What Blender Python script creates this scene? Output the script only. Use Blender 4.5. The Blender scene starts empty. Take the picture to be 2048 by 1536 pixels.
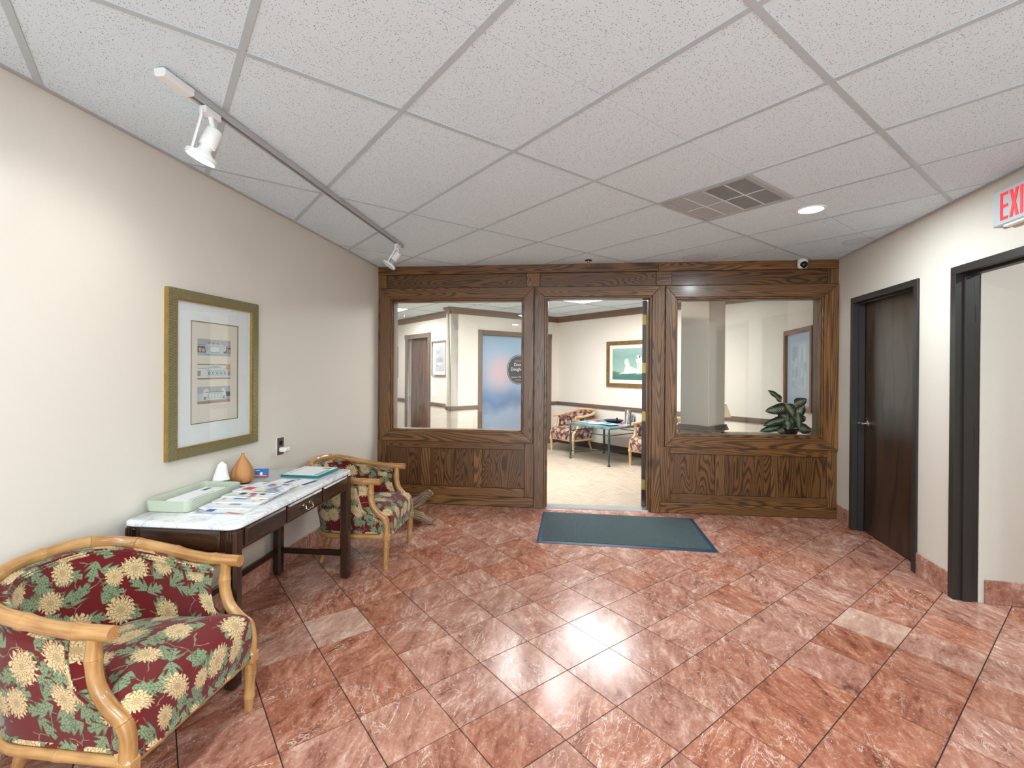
import bpy, bmesh, math, random
from mathutils import Matrix, Vector, Euler
random.seed(7)
SC = bpy.context.scene
COL = SC.collection
PI = math.pi

# ------------------------------------------------------------------ camera
CAM_H = 1.4833
F_PX, CAM_PITCH, CAM_ROLL, PP_Y = 936.07, -0.003388, 0.006409, 741.47
def cam_axes():
    cp, sp = math.cos(CAM_PITCH), math.sin(CAM_PITCH)
    fwd = Vector((0, cp, sp)); right = Vector((1, 0, 0)); up = right.cross(fwd)
    c, s = math.cos(CAM_ROLL), math.sin(CAM_ROLL)
    return right * c + up * s, up * c - right * s, fwd
CR, CU, CF = cam_axes()
cam_data = bpy.data.cameras.new('camera')
cam = bpy.data.objects.new('camera', cam_data); COL.objects.link(cam)
cam_data.sensor_width = 36.0; cam_data.lens = F_PX / 2048 * 36.0
cam_data.shift_y = (PP_Y - 768) / 2048
cam_data.clip_start = 0.02; cam_data.clip_end = 100
mw = Matrix.Identity(4)
for i in range(3):
    mw[i][0] = CR[i]; mw[i][1] = CU[i]; mw[i][2] = -CF[i]
mw[2][3] = CAM_H
cam.matrix_world = mw
SC.camera = cam
def in_view(p, margin=60):
    d = Vector(p) - Vector((0, 0, CAM_H)); z = d.dot(CF)
    if z < 0.05: return False
    x = 1024 + F_PX * d.dot(CR) / z; y = PP_Y - F_PX * d.dot(CU) / z
    return -margin < x < 2048 + margin and -margin < y < 1536 + margin

# ------------------------------------------------------------------ exposure, world, large lights
SC.view_settings.view_transform = 'Standard'
SC.view_settings.look = 'None'
SC.view_settings.gamma = 1.0
SC.view_settings.use_curve_mapping = False
SC.view_settings.exposure = 0.17
SC.cycles.max_bounces = 6; SC.cycles.diffuse_bounces = 4; SC.cycles.glossy_bounces = 4
SC.cycles.adaptive_threshold = 0.1; SC.cycles.adaptive_min_samples = 16
SC.cycles.transparent_max_bounces = 16; SC.cycles.sample_clamp_indirect = 6.0
world = bpy.data.worlds.new('world'); SC.world = world; world.use_nodes = True
bg = world.node_tree.nodes['Background']
bg.inputs[0].default_value = (0.80, 0.88, 1.0, 1); bg.inputs[1].default_value = 1.0

def area(name, loc, sx, sy, power, rot=(0, 0, 0), color=(1, 1, 1), spread=PI):
    l = bpy.data.lights.new(name, 'AREA'); l.shape = 'RECTANGLE'; l.size = sx; l.size_y = sy
    l.energy = power; l.color = color; l.spread = spread
    o = bpy.data.objects.new(name, l); COL.objects.link(o); o.location = loc; o.rotation_euler = rot
    o['kind'] = 'helper'
    return o
# daylight area lamp added as fill, set in an invented shop front behind the camera
area('rear_fill', (0.12, -2.72, 1.30), 2.5, 2.3, 125, (PI / 2, 0, 0), (0.70, 0.88, 1.0))

# ------------------------------------------------------------------ node helpers
def srgb(r, g, b):
    f = lambda c: (c / 255 / 12.92) if c / 255 <= 0.04045 else ((c / 255 + 0.055) / 1.055) ** 2.4
    return (f(r), f(g), f(b), 1.0)
class NT:
    def __init__(s, name):
        s.mat = bpy.data.materials.new(name); s.mat.use_nodes = True
        s.t = s.mat.node_tree; s.t.nodes.clear()
        s.out = s.t.nodes.new('ShaderNodeOutputMaterial')
    def n(s, typ, ins=None, **kw):
        nd = s.t.nodes.new('ShaderNode' + typ)
        for k, v in kw.items(): setattr(nd, k, v)
        for k, v in (ins or {}).items(): s.set(nd.inputs[k], v)
        return nd
    def set(s, sock, v):
        if hasattr(v, 'is_output') or isinstance(v, bpy.types.NodeSocket): s.t.links.new(v, sock)
        else:
            if sock.type == 'VECTOR' and hasattr(v, '__len__') and len(v) == 4: v = v[:3]
            sock.default_value = v
    def m(s, op, a, b=None, c=None, clamp=False):
        nd = s.t.nodes.new('ShaderNodeMath'); nd.operation = op; nd.use_clamp = clamp
        for i, v in enumerate((a, b, c)):
            if v is not None: s.set(nd.inputs[i], v)
        return nd.outputs[0]
    def vm(s, op, a, b=None, scale=None):
        nd = s.t.nodes.new('ShaderNodeVectorMath'); nd.operation = op
        s.set(nd.inputs[0], a)
        if b is not None: s.set(nd.inputs[1], b)
        if scale is not None: s.set(nd.inputs[3], scale)
        return nd.outputs['Value'] if op in ('LENGTH', 'DOT_PRODUCT', 'DISTANCE') else nd.outputs[0]
    def mix(s, fac, a, b, blend='MIX'):
        nd = s.t.nodes.new('ShaderNodeMix'); nd.data_type = 'RGBA'; nd.blend_type = blend
        s.set(nd.inputs[0], fac); s.set(nd.inputs[6], a); s.set(nd.inputs[7], b)
        return nd.outputs[2]
    def ss(s, x, a, b):      # smoothstep a..b
        nd = s.t.nodes.new('ShaderNodeMapRange'); nd.interpolation_type = 'SMOOTHSTEP'
        s.set(nd.inputs[0], x); s.set(nd.inputs[1], a); s.set(nd.inputs[2], b)
        return nd.outputs[0]
    def ramp(s, fac, stops, interp='LINEAR'):
        nd = s.t.nodes.new('ShaderNodeValToRGB'); cr = nd.color_ramp; cr.interpolation = interp
        while len(cr.elements) < len(stops): cr.elements.new(0.5)
        for e, (p, c) in zip(cr.elements, stops): e.position = p; e.color = c
        s.set(nd.inputs[0], fac); return nd.outputs[0]
    def sep(s, v):
        nd = s.t.nodes.new('ShaderNodeSeparateXYZ'); s.set(nd.inputs[0], v); return nd.outputs
    def comb(s, x=0.0, y=0.0, z=0.0):
        nd = s.t.nodes.new('ShaderNodeCombineXYZ')
        for i, v in enumerate((x, y, z)): s.set(nd.inputs[i], v)
        return nd.outputs[0]
    def noise(s, vec, scale, detail=3.0, rough=0.5, dist=0.0, dim='3D'):
        nd = s.n('TexNoise', {'Vector': vec, 'Scale': scale, 'Detail': detail, 'Roughness': rough, 'Distortion': dist}, noise_dimensions=dim)
        return nd.outputs['Fac']
    def voro(s, vec, scale, rnd=1.0, feature='F1', dim='3D'):
        return s.n('TexVoronoi', {'Vector': vec, 'Scale': scale, 'Randomness': rnd}, feature=feature, voronoi_dimensions=dim)
    def uv(s): return s.n('UVMap').outputs[0]
    def obj(s): return s.n('TexCoord').outputs['Object']
    def rnd(s): return s.n('ObjectInfo').outputs['Random']
    def bump(s, h, strength=0.3, dist=0.002):
        return s.n('Bump', {'Height': h, 'Strength': strength, 'Distance': dist}).outputs[0]
    def bsdf(s, color, rough=0.5, metal=0.0, spec=0.5, normal=None, **extra):
        b = s.n('BsdfPrincipled', {'Base Color': color, 'Roughness': rough, 'Metallic': metal, 'Specular IOR Level': spec})
        if normal is not None: s.set(b.inputs['Normal'], normal)
        for k, v in extra.items(): s.set(b.inputs[k.replace('_', ' ')], v)
        s.t.links.new(b.outputs[0], s.out.inputs[0]); return b
MATS = {}
def plain(name, col, rough=0.5, metal=0.0, spec=0.5, bumpscale=0, bumpstr=0.2, var=0.06, **extra):
    """a painted / moulded surface: slight tonal noise and fine relief"""
    t = NT(name); o = t.obj()
    c = t.mix(t.m('MULTIPLY', t.noise(o, 14.0, 3.0), var * 2), col, tuple(x * 0.8 for x in col[:3]) + (1,))
    nrm = t.bump(t.noise(o, bumpscale, 2.0), bumpstr, 0.001) if bumpscale else None
    t.bsdf(c, rough, metal, spec, nrm, **extra); MATS[name] = t.mat; return t.mat
def emit(name, col, strength):
    t = NT(name); e = t.n('Emission', {'Color': col, 'Strength': strength})
    t.t.links.new(e.outputs[0], t.out.inputs[0]); MATS[name] = t.mat; return t.mat
# ------------------------------------------------------------------ materials
def wood(name, light, mid, dark, rings=26.0, scale=1.0, rough=0.42, pore=0.40, stretch=0.16, coat=0.0, bumpstr=0.25):
    """plain-sawn timber: contour rings of a stretched noise plus pores; UV u runs along the grain in metres"""
    t = NT(name); uv = t.uv(); r = t.rnd(); x = t.sep(uv)
    u = t.m('ADD', x[0], t.m('MULTIPLY', r, 37.0)); v = t.m('ADD', x[1], t.m('MULTIPLY', r, 91.0))
    p = t.comb(t.m('MULTIPLY', u, stretch * scale), t.m('MULTIPLY', v, scale), t.m('MULTIPLY', r, 11.0))
    n1 = t.noise(p, 3.4, 2.5, 0.45, 0.3)
    ring = t.m('FRACT', t.m('MULTIPLY', n1, rings))
    line = t.m('SUBTRACT', 1.0, t.ss(t.m('ABSOLUTE', t.m('SUBTRACT', ring, 0.5)), 0.05, 0.34))
    fine = t.noise(t.comb(t.m('MULTIPLY', u, 7.0 * scale), t.m('MULTIPLY', v, 260.0 * scale), r), 1.0, 2.0, 0.6)
    pores = t.ss(fine, 0.52, 0.72)
    big = t.noise(t.comb(t.m('MULTIPLY', u, 1.2), t.m('MULTIPLY', v, 5.0), r), 1.0, 2.0)
    base = t.mix(big, mid, light)
    c = t.mix(t.m('MULTIPLY', line, 0.78), base, dark)
    c = t.mix(t.m('MULTIPLY', pores, pore), c, dark)
    hue = t.m('ADD', 0.86, t.m('MULTIPLY', r, 0.28))
    c = t.mix(1.0, c, t.n('CombineColor', {'Red': hue, 'Green': hue, 'Blue': hue}).outputs[0], 'MULTIPLY')
    h = t.m('SUBTRACT', 1.0, t.m('ADD', t.m('MULTIPLY', line, 0.4), t.m('MULTIPLY', pores, 0.6)))
    t.bsdf(c, rough, 0, 0.5, t.bump(h, bumpstr, 0.0006), Coat_Weight=coat, Coat_Roughness=0.15)
    MATS[name] = t.mat; return t.mat
wood('oak', srgb(144, 98, 52), srgb(108, 70, 34), srgb(40, 23, 9), rings=58, rough=0.36, coat=0.15, stretch=0.075)
wood('oak_panel', srgb(124, 80, 37), srgb(92, 58, 25), srgb(24, 13, 5), rings=46, rough=0.36, coat=0.15, stretch=0.15)
wood('dark_veneer', srgb(74, 48, 26), srgb(54, 33, 15), srgb(32, 18, 8), rings=7, rough=0.30, pore=0.35, coat=0.2)
wood('brown_door_veneer', srgb(112, 84, 68), srgb(92, 68, 56), srgb(66, 46, 36), rings=7, rough=0.4, pore=0.5)
wood('mahogany', srgb(62, 36, 20), srgb(40, 23, 13), srgb(18, 10, 6), rings=9, rough=0.22, pore=0.4, coat=0.4)
wood('blond_wood', srgb(196, 138, 84), srgb(178, 120, 68), srgb(150, 98, 54), rings=9, rough=0.6, pore=0.3)
wood('driftwood_grey', srgb(170, 144, 116), srgb(136, 110, 86), srgb(70, 54, 42), rings=16, rough=0.85, pore=0.6, bumpstr=0.8)
wood('red_frame_wood', srgb(150, 84, 46), srgb(128, 66, 34), srgb(70, 34, 16), rings=10, rough=0.35, pore=0.4)

def bamboo_mat(name, light, dark, rough=0.28):
    t = NT(name); uv = t.sep(t.uv()); r = t.rnd()
    st = t.noise(t.comb(t.m('MULTIPLY', uv[0], 6.0), t.m('MULTIPLY', uv[1], 90.0), r), 1.0, 3.0)
    bl = t.noise(t.obj(), 9.0, 3.0)
    c = t.mix(t.ss(t.m('ADD', t.m('MULTIPLY', st, 0.5), t.m('MULTIPLY', bl, 0.5)), 0.35, 0.7), light, dark)
    t.bsdf(c, rough, 0, 0.5, t.bump(st, 0.08, 0.0005), Coat_Weight=0.35, Coat_Roughness=0.12)
    MATS[name] = t.mat
bamboo_mat('bamboo_honey', srgb(190, 144, 90), srgb(148, 100, 52))
bamboo_mat('bamboo_pale', srgb(214, 184, 142), srgb(184, 146, 100))

def floral(name, ground, cream, tan, green, dgreen, cell=0.165, rmax=0.064, leaf=0.088, leaf_on=0.62):
    """woven chrysanthemum tapestry on UVs in metres"""
    t = NT(name); uv = t.n('UVMap').outputs[0]; x = t.sep(uv)
    p = t.comb(x[0], x[1], 0.0)
    wob = t.noise(p, 60.0, 1.0, dim='2D')
    def cellpat(scale, rnd, off):
        q = t.vm('ADD', p, (off, off * 1.7, 0))
        v = t.voro(q, scale, rnd, dim='2D')
        d = t.vm('SUBTRACT', q, v.outputs['Position'])
        c = t.sep(v.outputs['Color'])
        return t.sep(d), c
    def rot(d, a):
        ca, sa = t.m('COSINE', a), t.m('SINE', a)
        return (t.m('ADD', t.m('MULTIPLY', d[0], ca), t.m('MULTIPLY', d[1], sa)),
                t.m('SUBTRACT', t.m('MULTIPLY', d[1], ca), t.m('MULTIPLY', d[0], sa)))
    col = ground
    weave = t.n('TexChecker', {'Vector': p, 'Scale': 900.0}).outputs['Fac']
    # trailing stems
    sv = t.voro(t.vm('ADD', p, t.vm('SCALE', t.n('TexNoise', {'Vector': p, 'Scale': 16.0}).outputs['Color'], scale=0.05)), 1 / 0.085, 0.9, 'DISTANCE_TO_EDGE', '2D')
    stem = t.m('MULTIPLY', t.m('MULTIPLY', t.m('LESS_THAN', sv.outputs['Distance'], 0.020), 0.6), t.ss(t.noise(p, 14.0, 1.0, dim='2D'), 0.46, 0.54))
    col = t.mix(stem, col, green)
    # leaves: lobed blades in three layers
    for k, (off, sc) in enumerate(((3.1, 1 / leaf), (7.7, 1 / (leaf * 1.15)), (12.9, 1 / (leaf * 0.92)))):
        d, c = cellpat(sc, 0.85, off)
        a, b = rot(d, t.m('MULTIPLY', c[0], 6.283))
        L = t.m('MULTIPLY', leaf * 0.50, t.m('ADD', 0.75, t.m('MULTIPLY', c[1], 0.4)))
        s_ = t.m('DIVIDE', a, L)
        env = t.m('SUBTRACT', 1.0, t.m('MULTIPLY', s_, s_))
        lobes = t.m('ADD', 0.72, t.m('MULTIPLY', 0.34, t.m('SINE', t.m('ADD', t.m('MULTIPLY', s_, 8.5), t.m('DIVIDE', t.m('ABSOLUTE', b), 0.004)))))
        w = t.m('MULTIPLY', t.m('MULTIPLY', env, lobes), leaf * 0.36)
        inside = t.m('MULTIPLY', t.m('LESS_THAN', t.m('ABSOLUTE', b), w), t.m('LESS_THAN', c[2], leaf_on))
        vein = t.m('MAXIMUM', t.m('LESS_THAN', t.m('ABSOLUTE', b), 0.0010),
                   t.m('GREATER_THAN', t.m('SINE', t.m('ADD', t.m('MULTIPLY', a, 560.0), t.m('MULTIPLY', t.m('ABSOLUTE', b), -420.0))), 0.80))
        shade = t.m('MAXIMUM', t.m('MULTIPLY', vein, 0.8), t.ss(t.m('ABSOLUTE', b), t.m('MULTIPLY', w, 0.55), w))
        gc = t.mix(shade, t.mix(c[1], green, tuple(q * 0.85 for q in green[:3]) + (1,)), dgreen)
        col = t.mix(inside, col, gc)
    # chrysanthemums
    for off, sc, rm in ((0.0, 1 / cell, rmax), (21.3, 1 / (cell * 1.5), rmax * 0.8)):
        d, c = cellpat(sc, 0.62, off)
        a, b = rot(d, t.m('MULTIPLY', c[0], 6.283))
        b = t.m('MULTIPLY', b, t.m('ADD', 1.0, t.m('MULTIPLY', c[1], 0.55)))
        r = t.m('SQRT', t.m('ADD', t.m('MULTIPLY', a, a), t.m('MULTIPLY', b, b)))
        th = t.m('ARCTAN2', b, a)
        R = t.m('MULTIPLY', rm, t.m('ADD', 0.78, t.m('MULTIPLY', c[2], 0.22)))
        th2 = t.m('ADD', th, t.m('MULTIPLY', t.m('SUBTRACT', wob, 0.5), 0.5))
        pet = t.m('ADD', 0.5, t.m('MULTIPLY', 0.5, t.m('COSINE', t.m('MULTIPLY', th2, 17.0))))
        edge = t.m('MULTIPLY', R, t.m('ADD', 0.66, t.m('MULTIPLY', 0.34, t.m('POWER', pet, 0.6))))
        inside = t.m('LESS_THAN', r, edge)
        rr = t.m('DIVIDE', r, R)
        ringi = t.m('FLOOR', t.m('MULTIPLY', rr, 4.2))
        stag = t.m('MULTIPLY', t.m('MODULO', ringi, 2.0), PI)
        pet2 = t.m('COSINE', t.m('ADD', t.m('MULTIPLY', th2, 15.0), stag))
        fr = t.m('FRACT', t.m('MULTIPLY', rr, 4.2))
        ln = t.m('MAXIMUM', t.ss(pet2, -0.55, -0.95), t.m('MULTIPLY', t.ss(fr, 0.72, 1.0), 0.7))
        fc = t.mix(t.m('MULTIPLY', ln, 0.85), cream, tan)
        fc = t.mix(t.m('MULTIPLY', t.ss(rr, 0.38, 0.0), 0.45), fc, tan)
        col = t.mix(inside, col, fc)
    col = t.mix(t.m('MULTIPLY', weave, 0.12), col, (0.02, 0.02, 0.02, 1))
    h = t.m('ADD', t.noise(p, 500.0, 2.0, dim='2D'), t.m('MULTIPLY', weave, 0.4))
    t.bsdf(col, 0.85, 0, 0.25, t.bump(h, 0.35, 0.0008), Sheen_Weight=0.15, Sheen_Roughness=0.5)
    MATS[name] = t.mat
floral('tapestry_red', srgb(104, 13, 16), srgb(218, 190, 142), srgb(134, 98, 64), srgb(140, 152, 116), srgb(64, 82, 54))
floral('tapestry_burgundy', srgb(92, 30, 36), srgb(206, 180, 152), srgb(140, 104, 88), srgb(150, 118, 108), srgb(88, 56, 52), cell=0.11, rmax=0.050, leaf=0.07, leaf_on=0.6)

def marble_tile():
    t = NT('rose_travertine'); oi = t.n('ObjectInfo'); c3 = t.n('SeparateColor', {0: oi.outputs['Color']}).outputs
    o = t.vm('ADD', t.obj(), t.vm('SCALE', oi.outputs['Color'], scale=40.0))
    ang = t.m('MULTIPLY', c3[2], 1.2)
    rot = t.n('VectorRotate', {'Vector': o, 'Angle': t.m('ADD', ang, 0.25)}, rotation_type='Z_AXIS').outputs[0]
    q = t.vm('MULTIPLY', rot, (1.0, 2.4, 1.0))
    n1 = t.noise(q, 5.0, 6.0, 0.62, 0.8)
    n2 = t.noise(q, 16.0, 6.0, 0.68, 0.4)
    n3 = t.noise(o, 60.0, 4.0, 0.7)
    f = t.m('ADD', t.m('MULTIPLY', n1, 0.62), t.m('MULTIPLY', n2, 0.38))
    rose = t.ramp(f, [(0.33, srgb(106, 62, 51)), (0.43, srgb(156, 104, 87)), (0.54, srgb(182, 131, 112)), (0.67, srgb(218, 184, 166))])
    rust = t.ramp(f, [(0.33, srgb(94, 48, 32)), (0.43, srgb(148, 84, 61)), (0.55, srgb(178, 113, 86)), (0.69, srgb(214, 170, 146))])
    tan = t.ramp(f, [(0.30, srgb(158, 118, 100)), (0.5, srgb(190, 150, 132)), (0.70, srgb(214, 186, 170))])
    col = t.mix(t.m('MULTIPLY', t.ss(c3[0], 0.30, 0.95), 0.85), rose, rust)
    col = t.mix(t.ss(c3[1], 0.93, 0.985), col, tan)
    col = t.mix(t.m('MULTIPLY', t.ss(n3, 0.56, 0.72), 0.5), col, srgb(128, 70, 56))
    col = t.mix(t.m('MULTIPLY', t.ss(n3, 0.44, 0.34), 0.35), col, srgb(226, 198, 184))
    vn = t.noise(q, 4.5, 5.0, 0.6, 1.2)
    vein = t.m('SUBTRACT', 1.0, t.ss(t.m('ABSOLUTE', t.m('SUBTRACT', vn, 0.52)), 0.0, 0.012))
    vm_ = t.m('MULTIPLY', vein, t.ss(t.noise(o, 3.0, 2.0), 0.46, 0.58))
    col = t.mix(t.m('MULTIPLY', vm_, 0.75), col, srgb(232, 216, 206))
    pit = t.voro(q, 26.0, 1.0)
    pm = t.m('MULTIPLY', t.m('LESS_THAN', pit.outputs['Distance'], 0.10), t.ss(n2, 0.6, 0.7))
    col = t.mix(t.m('MULTIPLY', pm, 0.7), col, srgb(70, 48, 42))
    lum = t.m('ADD', 0.90, t.m('MULTIPLY', c3[1], 0.16))
    col = t.mix(1.0, col, t.n('CombineColor', {'Red': lum, 'Green': lum, 'Blue': lum}).outputs[0], 'MULTIPLY')
    rough = t.m('ADD', 0.13, t.m('MULTIPLY', n2, 0.14))
    t.bsdf(col, rough, 0, 0.5, t.bump(t.m('SUBTRACT', n2, pm), 0.06, 0.001))
    MATS['rose_travertine'] = t.mat
marble_tile()
plain('grout', srgb(52, 45, 43), 0.9, bumpscale=200)

def wall_paint(name, col, rough=0.38, spec=0.4):
    t = NT(name); o = t.obj(); x = t.sep(o)
    lin = t.m('ADD', t.noise(t.comb(t.m('MULTIPLY', x[0], 240.0), t.m('MULTIPLY', x[1], 240.0), t.m('MULTIPLY', x[2], 14.0)), 1.0, 2.0),
              t.noise(t.comb(t.m('MULTIPLY', x[0], 12.0), t.m('MULTIPLY', x[1], 12.0), t.m('MULTIPLY', x[2], 420.0)), 1.0, 2.0))
    big = t.noise(o, 1.3, 3.0)
    c = t.mix(t.m('MULTIPLY', big, 0.10), col, tuple(q * 0.86 for q in col[:3]) + (1,))
    c = t.mix(t.m('MULTIPLY', t.ss(lin, 0.8, 1.3), 0.06), c, tuple(q * 0.8 for q in col[:3]) + (1,))
    t.bsdf(c, rough, 0, spec, t.bump(lin, 0.10, 0.0006)); MATS[name] = t.mat
wall_paint('wall_cream', srgb(216, 208, 196))
wall_paint('wall_far_cream', srgb(228, 220, 209), 0.55, 0.3)
wall_paint('column_cream', srgb(232, 212, 190), 0.45)

def ceiling_panel_mat():
    t = NT('mineral_fibre'); o = t.n('TexCoord').outputs['Object']
    w = t.vm('ADD', t.vm('MULTIPLY', o, (1.0, 1.0, 0.0)), t.vm('SCALE', t.n('TexNoise', {'Vector': o, 'Scale': 70.0}).outputs['Color'], scale=0.006))
    v1 = t.voro(w, 155.0, 1.0, dim='2D'); c = t.sep(v1.outputs['Color'])
    sz = t.m('MULTIPLY', t.m('MULTIPLY', c[0], c[0]), 0.34)
    hole = t.m('MULTIPLY', t.m('LESS_THAN', v1.outputs['Distance'], sz), t.m('GREATER_THAN', c[1], 0.35))
    big = t.noise(o, 1.2, 2.0)
    c0 = t.mix(t.m('MULTIPLY', big, 0.10), srgb(221, 236, 243), srgb(202, 216, 224))  # cool tint put into the panel colour to cancel pink light off the floor
    for (sx_, sy_), rr_ in (((3.370, -0.519), 0.115), ((2.845, 0.652), 0.16)):      # old water rings
        d_ = t.vm('DISTANCE', t.vm('MULTIPLY', t.vm('ADD', o, t.vm('SCALE', t.n('TexNoise', {'Vector': o, 'Scale': 5.0}).outputs['Color'], scale=0.05)), (1, 1, 0)), (sx_ + .025, sy_ + .025, 0))
        rg = t.m('SUBTRACT', 1.0, t.ss(t.m('ABSOLUTE', t.m('SUBTRACT', d_, rr_)), 0.0, 0.02))
        c0 = t.mix(t.m('ADD', t.m('MULTIPLY', rg, 0.35), t.m('MULTIPLY', t.ss(d_, rr_, rr_ * .8), 0.16)), c0, srgb(150, 150, 150))
    c1 = t.mix(t.m('MULTIPLY', hole, 0.8), c0, srgb(104, 104, 104))
    t.bsdf(c1, 0.85, 0, 0.2, t.bump(t.m('SUBTRACT', t.noise(o, 300.0, 2.0), t.m('MULTIPLY', hole, 3.0)), 0.25, 0.001)); MATS['mineral_fibre'] = t.mat
ceiling_panel_mat()
plain('tee_white', srgb(186, 196, 200), 0.45)
plain('tee_grey', srgb(176, 176, 176), 0.5)
plain('white_metal', srgb(232, 232, 230), 0.4)
plain('grey_metal', srgb(176, 178, 180), 0.4)
plain('charcoal_paint', srgb(43, 39, 36), 0.42, bumpscale=60, bumpstr=0.1)
plain('black_slot', srgb(24, 24, 26), 0.6)
plain('chrome', srgb(205, 205, 208), 0.16, 1.0)
plain('brass', srgb(158, 138, 84), 0.42, 1.0)
plain('pewter', srgb(170, 158, 140), 0.25, 1.0)
plain('aluminium', srgb(200, 204, 206), 0.3, 0.9)
plain('brown_trim', srgb(116, 96, 84), 0.5, bumpscale=80)
plain('crown_brown', srgb(128, 102, 82), 0.5)
plain('wall_base_brown', srgb(84, 66, 52), 0.6)
plain('black_plastic', srgb(20, 20, 22), 0.25)
plain('white_plastic', srgb(234, 230, 222), 0.35)
plain('outlet_steel', srgb(120, 110, 100), 0.35, 0.6)
plain('paper_white', srgb(240, 241, 242), 0.6)
plain('mat_board', srgb(232, 232, 232), 0.8)
plain('print_ivory', srgb(226, 216, 204), 0.7)
plain('sage_plastic', srgb(182, 188, 168), 0.45)
plain('green_iron', srgb(54, 74, 76), 0.4, 0.3)
plain('red_sign', srgb(228, 20, 34), 0.4, Emission_Color=srgb(240, 20, 34), Emission_Strength=0.55)
plain('sign_grey', srgb(184, 190, 194), 0.45)
for nm, c in {'blue_card': (36, 108, 182), 'red_card': (188, 44, 60), 'teal_folder': (24, 128, 138), 'navy_strip': (58, 74, 112), 'violet_strip': (84, 72, 128), 'slate_strip': (84, 104, 130),
              'orange_ink': (214, 120, 84), 'red_ink': (206, 70, 80), 'yellow_ink': (222, 214, 120), 'black_ink': (50, 50, 54), 'blue_ink': (70, 120, 170), 'indigo_ink': (84, 84, 150), 'mint_ink': (150, 196, 172),
              'sky_print': (190, 204, 212), 'stone_print': (176, 178, 180), 'sepia_print': (176, 142, 122), 'blush_print': (206, 160, 140), 'cream_stone': (220, 220, 214), 'grey_print': (150, 156, 160), 'dark_print': (96, 100, 112),
              'pale_blue_print': (168, 194, 206), 'olive_strip': (160, 156, 118), 'fur_cream': (226, 222, 212), 'fur_spot': (70, 74, 72), 'grass_teal': (74, 118, 108), 'blue_mat': (112, 148, 190), 'blue_art': (134, 164, 198), 'blue_art_light': (166, 190, 214), 'blue_art_dark': (98, 128, 166),
              'sign_black': (44, 46, 56), 'sign_white': (226, 228, 232), 'pinkish_cloth': (206, 150, 160), 'navy_dish': (30, 42, 70)}.items():
    plain(nm, srgb(*c), 0.55, var=0.1)

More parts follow.
